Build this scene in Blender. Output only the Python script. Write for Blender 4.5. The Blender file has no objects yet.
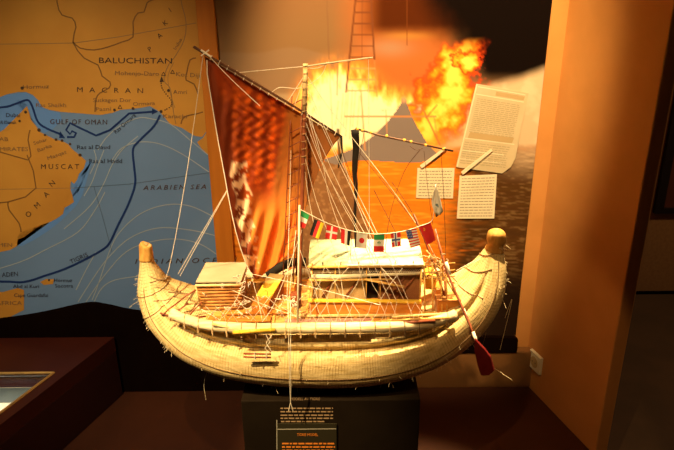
import bpy, bmesh, math, random
import numpy as np
from mathutils import Vector, Matrix
random.seed(7)
rs = np.random.RandomState(5)
S = bpy.context.scene
COL = S.collection

# ------------------------------------------------------------------ camera
FPX = 600.0
CAM = Vector((0, 0, 1.6))
p = math.radians(20.6)
F = Vector((0, math.cos(p), -math.sin(p)))
U0 = Vector((0, math.sin(p), math.cos(p)))
X0 = Vector((1, 0, 0))
XR = (X0 - .0100 * U0).normalized()
UR = (U0 + .0100 * X0).normalized()

def ray(u, v):
    return F + XR * ((u - 337) / FPX) - UR * ((v - 225) / FPX)
def P(u, v, y):                       # where the sight line meets the upright plane at depth y
    d = ray(u, v); return CAM + d * (y / d.y)
def G(u, v, z):                       # ... and a level plane at height z
    d = ray(u, v); return CAM + d * ((z - CAM.z) / d.z)

cd = bpy.data.cameras.new('camera'); cam = bpy.data.objects.new('camera', cd); COL.objects.link(cam)
cd.sensor_width = 36; cd.lens = 36 * FPX / 674; cd.clip_start = .02
m = Matrix.Identity(4)
for i in range(3):
    m[i][0] = XR[i]; m[i][1] = UR[i]; m[i][2] = -F[i]; m[i][3] = CAM[i]
cam.matrix_world = m
S.camera = cam

YW = 1.965       # the back wall
ZP = .2          # top of the broad plinth
YB = 1.35        # centre line of the boat
ZD = .893        # deck height
XM = P(533, 175, YW).x    # right edge of the mural

# ------------------------------------------------------------------ materials
def s2l(c):
    return tuple((x / 12.92 if x <= .04045 else ((x + .055) / 1.055) ** 2.4) for x in c)
def newmat(name):
    mt = bpy.data.materials.new(name); mt.use_nodes = True
    nt = mt.node_tree; b = nt.nodes['Principled BSDF']
    return mt, nt, b
def N(nt, t, **kw):
    n = nt.nodes.new(t)
    for k, v in kw.items(): setattr(n, k, v)
    return n
def plain(name, c1, c2=None, scale=20, rough=.7, bump=0, stretch=(1, 1, 1), spec=.3, detail=4, metal=0):
    mt, nt, b = newmat(name)
    c2 = c2 or tuple(x * .7 for x in c1)
    tc = N(nt, 'ShaderNodeTexCoord'); mp = N(nt, 'ShaderNodeMapping'); mp.inputs['Scale'].default_value = stretch
    nz = N(nt, 'ShaderNodeTexNoise'); nz.inputs['Scale'].default_value = scale; nz.inputs['Detail'].default_value = detail
    rp = N(nt, 'ShaderNodeValToRGB'); rp.color_ramp.elements[0].color = (*c2, 1); rp.color_ramp.elements[1].color = (*c1, 1)
    rp.color_ramp.elements[0].position = .35; rp.color_ramp.elements[1].position = .65
    L = nt.links.new
    L(tc.outputs['Object'], mp.inputs['Vector']); L(mp.outputs['Vector'], nz.inputs['Vector'])
    L(nz.outputs['Fac'], rp.inputs['Fac']); L(rp.outputs['Color'], b.inputs['Base Color'])
    b.inputs['Roughness'].default_value = rough; b.inputs['Specular IOR Level'].default_value = spec
    b.inputs['Metallic'].default_value = metal
    if bump:
        bp = N(nt, 'ShaderNodeBump'); bp.inputs['Strength'].default_value = bump; bp.inputs['Distance'].default_value = .003
        L(nz.outputs['Fac'], bp.inputs['Height']); L(bp.outputs['Normal'], b.inputs['Normal'])
    return mt
def wicker(name, c1, c2, scale=260):
    mt, nt, b = newmat(name); L = nt.links.new
    tc = N(nt, 'ShaderNodeTexCoord')
    w1 = N(nt, 'ShaderNodeTexWave', bands_direction='X'); w2 = N(nt, 'ShaderNodeTexWave', bands_direction='Z')
    for w in (w1, w2):
        w.inputs['Scale'].default_value = scale / 6; w.inputs['Distortion'].default_value = 1.5
        L(tc.outputs['Object'], w.inputs['Vector'])
    mx = N(nt, 'ShaderNodeMath', operation='MULTIPLY'); L(w1.outputs['Fac'], mx.inputs[0]); L(w2.outputs['Fac'], mx.inputs[1])
    rp = N(nt, 'ShaderNodeValToRGB'); rp.color_ramp.elements[0].color = (*c2, 1); rp.color_ramp.elements[1].color = (*c1, 1)
    rp.color_ramp.elements[1].position = .5
    L(mx.outputs[0], rp.inputs['Fac']); L(rp.outputs['Color'], b.inputs['Base Color'])
    bp = N(nt, 'ShaderNodeBump'); bp.inputs['Strength'].default_value = .6; bp.inputs['Distance'].default_value = .002
    L(mx.outputs[0], bp.inputs['Height']); L(bp.outputs['Normal'], b.inputs['Normal'])
    b.inputs['Roughness'].default_value = .7
    return mt
def reed(name):                       # reeds run along U, lashings ring it in U
    mt, nt, b = newmat(name); L = nt.links.new
    uv = N(nt, 'ShaderNodeUVMap'); sp = N(nt, 'ShaderNodeSeparateXYZ'); L(uv.outputs['UV'], sp.inputs['Vector'])
    mp = N(nt, 'ShaderNodeMapping'); mp.inputs['Scale'].default_value = (30, 75, 1); L(uv.outputs['UV'], mp.inputs['Vector'])
    nz = N(nt, 'ShaderNodeTexNoise'); nz.inputs['Scale'].default_value = 1; nz.inputs['Detail'].default_value = 5
    L(mp.outputs['Vector'], nz.inputs['Vector'])
    rp = N(nt, 'ShaderNodeValToRGB')
    rp.color_ramp.elements[0].color = (.50, .35, .13, 1); rp.color_ramp.elements[1].color = (.72, .55, .27, 1)
    rp.color_ramp.elements[0].position = .3; rp.color_ramp.elements[1].position = .6
    L(nz.outputs['Fac'], rp.inputs['Fac'])
    # lashing lines, a little wandering
    n2 = N(nt, 'ShaderNodeTexNoise'); n2.inputs['Scale'].default_value = 6; L(uv.outputs['UV'], n2.inputs['Vector'])
    a = N(nt, 'ShaderNodeMath', operation='MULTIPLY_ADD'); a.inputs[1].default_value = .02; L(n2.outputs['Fac'], a.inputs[0]); L(sp.outputs['X'], a.inputs[2])
    k = N(nt, 'ShaderNodeMath', operation='MULTIPLY'); k.inputs[1].default_value = 150; L(a.outputs[0], k.inputs[0])
    fr = N(nt, 'ShaderNodeMath', operation='FRACT'); L(k.outputs[0], fr.inputs[0])
    lt = N(nt, 'ShaderNodeMath', operation='LESS_THAN'); lt.inputs[1].default_value = .24; L(fr.outputs[0], lt.inputs[0])
    mx = N(nt, 'ShaderNodeMix', data_type='RGBA', blend_type='MULTIPLY'); mx.inputs['B'].default_value = (.55, .42, .24, 1)
    n3 = N(nt, 'ShaderNodeTexNoise'); n3.inputs['Scale'].default_value = 22; L(uv.outputs['UV'], n3.inputs['Vector'])
    n4 = N(nt, 'ShaderNodeMath', operation='MULTIPLY_ADD'); n4.inputs[1].default_value = 3.0; n4.inputs[2].default_value = -1.15; n4.use_clamp = True; L(n3.outputs['Fac'], n4.inputs[0])
    mm = N(nt, 'ShaderNodeMath', operation='MULTIPLY'); L(lt.outputs[0], mm.inputs[0]); L(n4.outputs[0], mm.inputs[1])
    L(mm.outputs[0], mx.inputs['Factor']); L(rp.outputs['Color'], mx.inputs['A'])
    L(mx.outputs['Result'], b.inputs['Base Color'])
    h = N(nt, 'ShaderNodeMath', operation='MULTIPLY_ADD'); h.inputs[1].default_value = -.3; L(lt.outputs[0], h.inputs[0]); L(nz.outputs['Fac'], h.inputs[2])
    bp = N(nt, 'ShaderNodeBump'); bp.inputs['Strength'].default_value = .7; bp.inputs['Distance'].default_value = .003
    L(h.outputs[0], bp.inputs['Height']); L(bp.outputs['Normal'], b.inputs['Normal'])
    b.inputs['Roughness'].default_value = .75; b.inputs['Specular IOR Level'].default_value = .2
    return mt
def vcol(name, rough=.6, spec=.2, trans=0, bump=0):
    mt, nt, b = newmat(name); L = nt.links.new
    a = N(nt, 'ShaderNodeAttribute', attribute_name='Col'); L(a.outputs['Color'], b.inputs['Base Color'])
    b.inputs['Roughness'].default_value = rough; b.inputs['Specular IOR Level'].default_value = spec
    if bump:
        tc = N(nt, 'ShaderNodeTexCoord')
        w = N(nt, 'ShaderNodeTexNoise'); w.inputs['Scale'].default_value = 90
        L(tc.outputs['Object'], w.inputs['Vector'])
        bp = N(nt, 'ShaderNodeBump'); bp.inputs['Strength'].default_value = bump; bp.inputs['Distance'].default_value = .003
        L(w.outputs['Fac'], bp.inputs['Height']); L(bp.outputs['Normal'], b.inputs['Normal'])
    if trans:
        t = N(nt, 'ShaderNodeBsdfTranslucent'); L(a.outputs['Color'], t.inputs['Color'])
        mx = N(nt, 'ShaderNodeMixShader'); mx.inputs[0].default_value = trans
        L(b.outputs[0], mx.inputs[1]); L(t.outputs[0], mx.inputs[2])
        L(mx.outputs[0], nt.nodes['Material Output'].inputs['Surface'])
    return mt
M = {}
M['reed'] = reed('reed')
M['plaster'] = plain('ochre_plaster', (.58, .26, .07), (.53, .235, .06), 9, .85, .08)
M['plaster_end'] = plain('ochre_plaster_dim', (.40, .22, .08), (.35, .19, .07), 9, .85, .15)
M['backwall'] = plain('dark_backwall', (.03, .015, .008), (.02, .01, .006), 9, .8)
M['black'] = plain('shade_and_backing_black', (.007, .003, .002), (.005, .002, .0015), 6, .9, spec=0)
M['plinth'] = plain('plinth_brown', (.062, .018, .007), (.052, .015, .006), 8, .55, .05)
M['skirt'] = plain('skirting_brown', (.24, .11, .035), (.20, .09, .03), 8, .6)
M['stand'] = plain('stand_black', (.014, .009, .005), (.011, .007, .004), 12, .7, spec=.05)
M['case'] = plain('case_redbrown', (.065, .012, .006), (.05, .009, .005), 6, .45)
M['case_side'] = plain('case_side', (.035, .006, .004), (.03, .005, .003), 6, .6)
M['brass'] = plain('brass_trim', (.55, .33, .1), (.42, .25, .08), 30, .4, metal=.3)
M['cream'] = plain('cream_board', (.8, .76, .6), (.72, .68, .52), 5, .7)
M['post'] = plain('orange_wood', (.60, .19, .018), (.54, .16, .014), 8, .5, .05, (6, 6, .4))
M['bamboo'] = plain('bamboo', (.72, .43, .12), (.52, .28, .07), 60, .45, .2, (.5, 3, 3))
M['bamboo_pale'] = plain('bamboo_pale', (.78, .6, .3), (.62, .42, .17), 60, .45, .2, (.5, 3, 3))
M['yellow'] = plain('yellow_cane', (.85, .55, .06), (.72, .42, .04), 50, .4, .1, (.5, 3, 3))
M['tip'] = plain('dim_tip_straw', (.56, .30, .07), (.42, .2, .04), 120, .7, .4, (1, 1, .4))
M['orange'] = plain('orange_board', (.62, .25, .04), (.5, .17, .025), 30, .5, .1, (.6, 2, 2))
M['deckwood'] = plain('deck_cane', (.66, .35, .09), (.42, .18, .04), 90, .55, .3, (.2, 3, 3))
M['darkwood'] = plain('dark_wood', (.12, .045, .02), (.07, .025, .012), 60, .5, .1, (2, 2, .4))
M['redwood'] = plain('red_wood', (.30, .085, .035), (.2, .05, .02), 60, .45, .1, (2, 2, .4))
M['oarred'] = plain('oar_red', (.22, .02, .02), (.16, .012, .012), 30, .4)
M['mauve'] = plain('mauve_board', (.38, .2, .16), (.28, .13, .1), 50, .6)
M['thread'] = plain('white_thread', (.85, .78, .66), (.72, .62, .48), 200, .7)
M['tanthread'] = plain('tan_thread', (.55, .38, .2), (.42, .27, .13), 200, .7)
M['darkrope'] = plain('dark_rope', (.22, .13, .055), (.14, .08, .03), 200, .8)
M['canvas'] = plain('cream_canvas', (.68, .62, .44), (.58, .5, .34), 40, .8, .2)
M['greencanvas'] = plain('pale_green_canvas', (.42, .47, .29), (.37, .41, .24), 40, .8, .1)
M['roll'] = plain('pale_reed_roll', (.80, .70, .48), (.62, .48, .25), 70, .75, .5, (.25, 2, 2))
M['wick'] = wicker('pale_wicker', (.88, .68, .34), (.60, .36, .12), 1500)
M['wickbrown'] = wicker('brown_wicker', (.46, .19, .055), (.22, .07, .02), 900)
M['beigelid'] = plain('beige_lid', (.50, .42, .28), (.44, .36, .23), 20, .7)
M['basket'] = plain('basket_weave', (.62, .3, .08), (.33, .12, .03), 60, .6, .5, (.5, 1, 5))
M['blackcloth'] = plain('black_cloth', (.012, .01, .008), (.02, .014, .01), 30, .8)
M['paper'] = plain('paper', (.78, .70, .52), (.74, .65, .47), 15, .8)
M['newsprint'] = plain('newsprint', (.60, .50, .33), (.56, .46, .29), 15, .8)
M['ink'] = plain('grey_ink', (.33, .27, .2), (.29, .24, .18), 15, .8)
M['newsink'] = plain('news_ink', (.44, .36, .23), (.40, .33, .20), 15, .8)
M['newslight'] = plain('news_light', (.78, .70, .50), (.74, .66, .47), 15, .8)
M['newstan'] = plain('news_tan', (.5, .36, .18), (.47, .34, .17), 15, .8)
M['socket'] = plain('socket_cream', (.72, .66, .52), (.68, .62, .48), 5, .4)
M['socketdark'] = plain('socket_hole', (.12, .09, .06), (.1, .08, .05), 5, .5)
M['sea'] = plain('map_sea', (.15, .25, .46), (.135, .23, .42), 3, .6)
M['seapale'] = plain('map_shelf_sea', (.12, .26, .62), (.11, .25, .58), 3, .6)
M['land'] = plain('map_land', (.62, .29, .045), (.50, .215, .03), 3.2, .6)
M['border'] = plain('map_border', (.24, .105, .025), (.2, .09, .02), 5, .6)
M['grat'] = plain('map_graticule', (.30, .17, .07), (.28, .16, .06), 5, .6)
M['seagrat'] = plain('map_sea_graticule', (.09, .14, .22), (.08, .13, .2), 5, .6)
M['route'] = plain('map_route', (.010, .035, .16), (.01, .03, .14), 5, .5)
M['arc'] = plain('map_arc', (.36, .42, .48), (.33, .38, .44), 5, .6)
M['mapink'] = plain('map_ink', (.075, .04, .022), (.06, .035, .02), 5, .6)
M['mapinkpale'] = plain('map_ink_pale', (.24, .13, .055), (.2, .11, .05), 5, .6)
M['mapinkblue'] = plain('map_ink_blue', (.03, .035, .05), (.03, .03, .05), 5, .6)
M['texttan'] = plain('label_tan_ink', (.42, .28, .16), (.38, .25, .14), 5, .6)
M['textorange'] = plain('label_orange_ink', (.85, .26, .03), (.8, .24, .03), 5, .6)
M['oliveplate'] = plain('olive_plate', (.03, .026, .014), (.026, .022, .012), 5, .35)
M['edge'] = plain('plate_edge', (.42, .40, .33), (.38, .35, .3), 5, .3)
M['farwall'] = plain('far_wall', (.30, .17, .07), (.25, .14, .06), 60, .9, .4)
M['farstrip'] = plain('far_wall_rail', (.5, .36, .2), (.45, .32, .18), 60, .6)
M['farcab'] = plain('far_cabinet', (.10, .03, .018), (.08, .025, .015), 6, .5)
M['frameblack'] = plain('frame_black', (.012, .008, .008), (.01, .007, .007), 6, .4)
M['floor'] = plain('floor', (.08, .05, .03), (.06, .04, .025), 6, .6)
M['fl_green'] = plain('flag_green', (.03, .30, .09), (.025, .26, .08), 40, .7)
M['fl_white'] = plain('flag_white', (.8, .76, .68), (.74, .7, .6), 40, .7)
M['fl_red'] = plain('flag_red', (.68, .03, .03), (.58, .025, .025), 40, .7)
M['fl_black'] = plain('flag_black', (.02, .02, .02), (.015, .015, .015), 40, .7)
M['fl_gold'] = plain('flag_gold', (.85, .52, .03), (.8, .48, .03), 40, .7)
M['fl_blue'] = plain('flag_blue', (.06, .09, .30), (.05, .08, .26), 40, .7)
M['fl_paleblue'] = plain('flag_paleblue', (.4, .55, .62), (.35, .5, .58), 40, .7)
g, nt, b = newmat('case_glass'); M['glass'] = g
b.inputs['Transmission Weight'].default_value = 1; b.inputs['Roughness'].default_value = .02; b.inputs['IOR'].default_value = 1.45
g, nt, b = newmat('case_lamp'); M['lamp'] = g
b.inputs['Emission Color'].default_value = (1, .85, .6, 1); b.inputs['Emission Strength'].default_value = 2.5

# ------------------------------------------------------------------ mesh helpers
class MB:
    def __init__(s): s.bm = bmesh.new()
    def tri(s, pts):
        vs = [s.bm.verts.new(q) for q in pts]
        try: return s.bm.faces.new(vs)
        except ValueError: return None
    def hexa(s, a):                  # 8 corners: 4 bottom, 4 top, same winding
        v = [s.bm.verts.new(q) for q in a]
        for f in ((3, 2, 1, 0), (4, 5, 6, 7), (0, 1, 5, 4), (1, 2, 6, 5), (2, 3, 7, 6), (3, 0, 4, 7)):
            s.bm.faces.new([v[i] for i in f])
        return s
    def box(s, x0, x1, y0, y1, z0, z1):
        return s.hexa([(x0, y0, z0), (x1, y0, z0), (x1, y1, z0), (x0, y1, z0), (x0, y0, z1), (x1, y0, z1), (x1, y1, z1), (x0, y1, z1)])
    def slab(s, quad, thick):        # quad of points thickened along vec
        t = Vector(thick); a = [Vector(q) for q in quad]
        return s.hexa(a + [q + t for q in a])
    def tube(s, pts, r, n=6, r2=None):
        pts = [Vector(q) for q in pts]
        if r2 is None: r2 = r
        rings = []; up = Vector((.13, .31, .94))
        for i, q in enumerate(pts):
            d = (pts[min(i + 1, len(pts) - 1)] - pts[max(i - 1, 0)])
            if d.length < 1e-9: d = Vector((0, 0, 1))
            d.normalize()
            a = d.cross(up)
            if a.length < .05: a = d.cross(Vector((1, 0, 0)))
            a.normalize(); b_ = d.cross(a)
            rr = r + (r2 - r) * i / max(1, len(pts) - 1)
            rings.append([s.bm.verts.new(q + (a * math.cos(2 * math.pi * k / n) + b_ * math.sin(2 * math.pi * k / n)) * rr) for k in range(n)])
        for i in range(len(rings) - 1):
            for k in range(n):
                s.bm.faces.new((rings[i][k], rings[i][(k + 1) % n], rings[i + 1][(k + 1) % n], rings[i + 1][k]))
        s.bm.faces.new(rings[0][::-1]); s.bm.faces.new(rings[-1])
        return s
    def prism(s, pts, thick):        # planar polygon extruded
        t = Vector(thick)
        a = [s.bm.verts.new(q) for q in pts]; b_ = [s.bm.verts.new(Vector(q) + t) for q in pts]
        n = len(a)
        s.bm.faces.new(a); s.bm.faces.new(b_[::-1])
        for i in range(n): s.bm.faces.new((a[i], b_[i], b_[(i + 1) % n], a[(i + 1) % n]))
        return s
    def ball(s, c, r, sx=1, sy=1, sz=1, seg=12):
        res = bmesh.ops.create_uvsphere(s.bm, u_segments=seg, v_segments=seg // 2 + 2, radius=r)
        for v in res['verts']:
            v.co = Vector((v.co.x * sx, v.co.y * sy, v.co.z * sz)) + Vector(c)
        return s
    def build(s, name, mat, parent=None, smooth=False, bevel=0):
        me = bpy.data.meshes.new(name)
        bmesh.ops.recalc_face_normals(s.bm, faces=s.bm.faces)
        off = Vector((0, 0, 0))
        q = parent
        while q is not None:
            off = off + Vector(q['base']) if 'base' in q.keys() else off
            q = q.parent
        if parent is None:
            cs = [v.co for v in s.bm.verts]
            off = Vector(((min(c.x for c in cs) + max(c.x for c in cs)) / 2, (min(c.y for c in cs) + max(c.y for c in cs)) / 2, min(c.z for c in cs)))
        for v in s.bm.verts: v.co -= off
        s.bm.to_mesh(me); s.bm.free()
        o = bpy.data.objects.new(name, me); COL.objects.link(o)
        if mat is not None:
            for mm in (mat if isinstance(mat, list) else [mat]): me.materials.append(M[mm] if isinstance(mm, str) else mm)
        if smooth:
            for pl in me.polygons: pl.use_smooth = True
        if parent is None: o.location = off
        else: o.parent = parent
        if bevel:
            bv = o.modifiers.new('bevel', 'BEVEL'); bv.width = bevel; bv.segments = 2; bv.limit_method = 'ANGLE'
        return o
BASES = {}
def thing(name, loc, label, cat, group=None):
    o = bpy.data.objects.new(name, None); COL.objects.link(o); o.location = loc
    o.empty_display_size = .02
    o['base'] = list(loc); o['label'] = label; o['category'] = cat
    if group: o['group'] = group
    return o
def tag(o, label, cat, group=None):
    o['label'] = label; o['category'] = cat
    if group: o['group'] = group
    return o
def struct(o): o['kind'] = 'structure'; return o

def smoothline(pts, n=6):            # Catmull-Rom through points (tuples of any length)
    pts = [np.array(q, float) for q in pts]; out = []
    for i in range(len(pts) - 1):
        a = pts[max(i - 1, 0)]; b_ = pts[i]; c = pts[i + 1]; d = pts[min(i + 2, len(pts) - 1)]
        for k in range(n):
            t = k / n
            out.append(.5 * (2 * b_ + (c - a) * t + (2 * a - 5 * b_ + 4 * c - d) * t * t + (3 * b_ - a - 3 * c + d) * t ** 3))
    out.append(pts[-1]); return out
def ribbon(mb, pts, w, y):           # printed line w pixels wide on the wall plane y
    pts = [np.array(q[:2], float) for q in pts]
    L_, R_ = [], []
    for i, q in enumerate(pts):
        d = pts[min(i + 1, len(pts) - 1)] - pts[max(i - 1, 0)]; l = np.hypot(*d)
        if l < 1e-9: continue
        nrm = np.array((-d[1], d[0])) / l * w / 2
        L_.append(P(*(q + nrm), y)); R_.append(P(*(q - nrm), y))
    lv = [mb.bm.verts.new(q) for q in L_]; rv = [mb.bm.verts.new(q) for q in R_]
    for i in range(len(lv) - 1): mb.bm.faces.new((lv[i], rv[i], rv[i + 1], lv[i + 1]))
def rect(mb, u0, v0, u1, v1, y): mb.tri([P(u0, v1, y), P(u1, v1, y), P(u1, v0, y), P(u0, v0, y)])
def poly(mb, pts, y, n=1):
    f = mb.tri([P(q[0], q[1], y) for q in pts])
    if f: bmesh.ops.triangulate(mb.bm, faces=[f])
def dot(mb, u, v, r, y, n=10): mb.tri([P(u + r * math.cos(2 * math.pi * k / n), v + r * math.sin(2 * math.pi * k / n), y) for k in range(n)])
def text(mb, s, u, v, h, y, ang=0, width=None, spacing=1.0, shear=0, mapf=None):
    """lettering: baseline starts at (u,v), capital height h, optional total width"""
    cu = bpy.data.curves.new('t', 'FONT'); cu.body = s; cu.size = 1; cu.space_character = spacing; cu.shear = shear
    cu.resolution_u = 2
    ob = bpy.data.objects.new('t', cu); COL.objects.link(ob)
    dg = bpy.context.evaluated_depsgraph_get(); dg.update()
    me = bpy.data.meshes.new_from_object(ob.evaluated_get(dg))
    xs = [vv.co.x for vv in me.vertices]
    if xs:
        w0 = max(xs) - min(xs); x0 = min(xs)
        sy = h / .70; sx = sy if width is None else width / w0
        ca, sa = math.cos(math.radians(ang)), math.sin(math.radians(ang))
        f = mapf or (lambda a, b_: P(a, b_, y))
        vs = []
        for vv in me.vertices:
            a = (vv.co.x - x0) * sx; b_ = -vv.co.y * sy
            vs.append(mb.bm.verts.new(f(u + a * ca + b_ * sa, v - a * sa + b_ * ca)))
        for pl in me.polygons:
            try: mb.bm.faces.new([vs[i] for i in pl.vertices])
            except ValueError: pass
    COL.objects.unlink(ob); bpy.data.objects.remove(ob); bpy.data.curves.remove(cu); bpy.data.meshes.remove(me)

# ------------------------------------------------------------------ noise for printed pictures
def vnoise(x, y, seed=0):
    xi = np.floor(x).astype(int); yi = np.floor(y).astype(int); xf = x - xi; yf = y - yi
    def h(a, b_):
        n = (a * 374761393 + b_ * 668265263 + seed * 1442695041) & 0xffffffff
        n = ((n ^ (n >> 13)) * 1274126177) & 0xffffffff
        return ((n ^ (n >> 16)) & 0xffff) / 65535.0
    sx = xf * xf * (3 - 2 * xf); sy = yf * yf * (3 - 2 * yf)
    return (h(xi, yi) * (1 - sx) + h(xi + 1, yi) * sx) * (1 - sy) + (h(xi, yi + 1) * (1 - sx) + h(xi + 1, yi + 1) * sx) * sy
def fbm(x, y, seed=0, o=4):
    t = 0; a = .5
    for k in range(o): t = t + a * vnoise(x * 2 ** k, y * 2 ** k, seed + k * 17); a *= .5
    return t / (1 - .5 ** o)
def sst(a, b_, x):
    t = np.clip((x - a) / (b_ - a), 0, 1); return t * t * (3 - 2 * t)
def segdist(u, v, a, b_):
    ax, ay = a; bx, by = b_; dx, dy = bx - ax, by - ay
    t = np.clip(((u - ax) * dx + (v - ay) * dy) / (dx * dx + dy * dy), 0, 1)
    return np.hypot(u - ax - t * dx, v - ay - t * dy)
def inpoly(u, v, pts):
    r = np.zeros(u.shape, bool); n = len(pts)
    for i in range(n):
        x0, y0 = pts[i]; x1, y1 = pts[(i + 1) % n]
        c = ((y0 > v) != (y1 > v)) & (u < (x1 - x0) * (v - y0) / ((y1 - y0) or 1e-9) + x0)
        r ^= c
    return r
def gridmesh(name, Pts, C, mat, parent=None, thick=0, smooth=False):
    """Pts (h,w,3), C (h,w,3) -> mesh with colour attribute 'Col'"""
    h, w, _ = Pts.shape
    off = np.array(parent['base']) if parent is not None else np.zeros(3)
    me = bpy.data.meshes.new(name)
    idx = np.arange(h * w).reshape(h, w)
    f = np.stack([idx[:-1, :-1], idx[1:, :-1], idx[1:, 1:], idx[:-1, 1:]], -1).reshape(-1, 4)
    me.from_pydata((Pts.reshape(-1, 3) - off).tolist(), [], f.tolist())
    ca = me.color_attributes.new('Col', 'FLOAT_COLOR', 'POINT')
    d = np.ones((h * w, 4), np.float32); d[:, :3] = C.reshape(-1, 3); ca.data.foreach_set('color', d.ravel())
    me.materials.append(mat)
    o = bpy.data.objects.new(name, me); COL.objects.link(o)
    if parent is not None: o.parent = parent
    if smooth:
        for pl in me.polygons: pl.use_smooth = True
    if thick:
        so = o.modifiers.new('thick', 'SOLIDIFY'); so.thickness = thick; so.offset = 0
    return o

# ------------------------------------------------------------------ the setting
w = MB(); w.box(-3.2, P(548, 100, YW).x + .15, YW + .012, YW + .15, 0, 2.9); struct(w.build('wall_back', 'plaster'))
w = MB(); w.box(-3.2, 4.2, -1.5, 5.2, -.05, 0); struct(w.build('floor', 'floor'))
w = MB(); w.box(-3.2, 4.2, -1.5, 5.2, 2.9, 2.95); struct(w.build('ceiling', 'floor'))
A = G(527.0, 383.5, ZP); B = G(589, 448, ZP)
dirw = (Vector((B.x, B.y, 0)) - Vector((A.x, A.y, 0))).normalized()
corner = Vector((P(548, 100, YW).x, YW, 0))
A0 = Vector((A.x, A.y, 0)); A0 = A0 + dirw * ((YW + .03 - A0.y) / dirw.y)
# the arris: intersect sight line (622,300) with the wall plane
nrm = Vector((dirw.y, -dirw.x, 0)); d = ray(622, 300); t = (A0 - CAM).dot(nrm) / d.dot(nrm); AR = CAM + d * t; AR.z = 0
nin = Vector((-nrm.x, -nrm.y, 0)) if nrm.x < 0 else nrm
pw = .045
AR2 = AR + Vector((pw, .012, 0))
far = [A0, AR, AR2, AR2 + Vector((.22, 1.2, 0)), A0 + Vector((.35, .9, 0))]
w = MB(); w.prism([Vector((q.x, q.y, 0)) for q in far], (0, 0, 2.9)); struct(w.build('wall_right', 'plaster', bevel=.004))
# the space beyond the pier
YF = AR.y + 1.55
w = MB(); w.box(.3, 4.2, YF, YF + .1, 0, 2.9); struct(w.build('wall_far', 'farwall'))
q0 = P(600, 303, YF - .02); q1 = P(760, 303, YF - .02)
w = MB(); w.box(q0.x, q1.x, YF - .02, YF, q0.z - .012, q0.z + .012); struct(w.build('trim_1', 'farstrip'))
q0 = P(596, 320, YF - .05)
w = MB(); w.box(q0.x, q0.x + 1.6, YF - .05, YF - .001, 0, q0.z)
w.box(q0.x - .012, q0.x + 1.61, YF - .058, YF - .001, q0.z, q0.z + .02)
tag(w.build('cabinet', 'farcab', bevel=.004), 'dark red-brown low cabinet beyond the ochre pier at the right edge', 'cabinet')
# picture frame at right edge
t_ = thing('picture_frame', P(700, 212, YF - .03), 'black picture frame hanging on the far wall at the right edge', 'picture')
a0 = P(652, 212, YF); a1 = P(740, 212, YF)
w = MB(); hh = .75
w.box(a0.x, a1.x, YF - .03, YF - .002, a0.z, a0.z + .03); w.box(a0.x, a1.x, YF - .03, YF - .002, a0.z + hh - .03, a0.z + hh)
w.box(a0.x, a0.x + .045, YF - .03, YF - .002, a0.z + .03, a0.z + hh - .03); w.box(a1.x - .045, a1.x, YF - .03, YF - .002, a0.z + .03, a0.z + hh - .03)
w.build('frame', 'frameblack', t_)
w = MB(); w.box(a0.x + .045, a1.x - .045, YF - .012, YF - .003, a0.z + .03, a0.z + hh - .03); w.build('picture', 'farcab', t_)

# broad plinth
pl = [Vector((-3.0, .75, 0)), Vector((AR.x - .02, .75, 0)), Vector((AR.x - .005, AR.y, 0)), Vector((A0.x, YW + .01, 0)), Vector((-3.0, YW + .01, 0))]
w = MB(); w.prism(pl, (0, 0, ZP)); struct(w.build('plinth_base', 'plinth'))
# thin pale edge strip at the back left of the plinth
q0 = P(122, 386, YW - .004); q1 = P(231, 386, YW - .004)
w = MB(); w.box(q0.x, q1.x, YW - .02, YW - .010, ZP + .0005, ZP + .009); struct(w.build('trim_2', 'skirt'))
# brown skirting at right
q0 = P(405, 352, YW - .02)
w = MB(); w.box(q0.x, A.x + .004, YW - .03, YW + .008, ZP + .0005, P(480, 352.5, YW - .03).z); struct(w.build('baseboard_back', 'skirt', bevel=.002))
# black board standing in for the arched spotlight shadow below map and mural
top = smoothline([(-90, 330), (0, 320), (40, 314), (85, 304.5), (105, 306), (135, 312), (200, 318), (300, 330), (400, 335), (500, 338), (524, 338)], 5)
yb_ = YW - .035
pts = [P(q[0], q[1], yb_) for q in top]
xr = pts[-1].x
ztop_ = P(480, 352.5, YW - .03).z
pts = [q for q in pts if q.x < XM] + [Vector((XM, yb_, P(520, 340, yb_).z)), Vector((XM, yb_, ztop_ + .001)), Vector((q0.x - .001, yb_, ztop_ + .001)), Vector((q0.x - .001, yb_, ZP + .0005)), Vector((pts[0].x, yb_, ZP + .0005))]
w = MB(); w.prism(pts, (0, .018, 0)); struct(w.build('shadow_board', 'black'))

# socket
c = P(536.5, 361, YW)      # find on pier plane
d = ray(537, 361.5); t = (A0 - CAM).dot(nrm) / d.dot(nrm); sc = CAM + d * t
nn = Vector((-abs(nrm.x), -abs(nrm.y), 0)).normalized()
nn = nrm if nrm.x < 0 else -nrm
al = Vector((dirw.x, dirw.y, 0))
t_ = thing('wall_socket', sc - Vector((0, 0, .04)), 'cream square power socket low on the ochre pier', 'socket')
w = MB()
def onpier(a, z, o): return sc + al * a + Vector((0, 0, z)) + nn * o
w.hexa([onpier(-.036, -.036, .001), onpier(.036, -.036, .001), onpier(.036, .036, .001), onpier(-.036, .036, .001),
        onpier(-.034, -.034, .012), onpier(.034, -.034, .012), onpier(.034, .034, .012), onpier(-.034, .034, .012)])
w.build('cover_plate', 'socket', t_)
w = MB()
ring = [onpier(.022 * math.cos(k * math.pi / 10), .022 * math.sin(k * math.pi / 10), .0121) for k in range(20)]
w.prism(ring, nn * .0015); w.build('outlet_recess', 'newstan', t_)
w = MB()
for s_ in (-1, 1):
    w.prism([onpier(s_ * .009 + .003 * math.cos(k * math.pi / 4), .003 * math.sin(k * math.pi / 4), .0137) for k in range(8)], nn * .0006)
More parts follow.
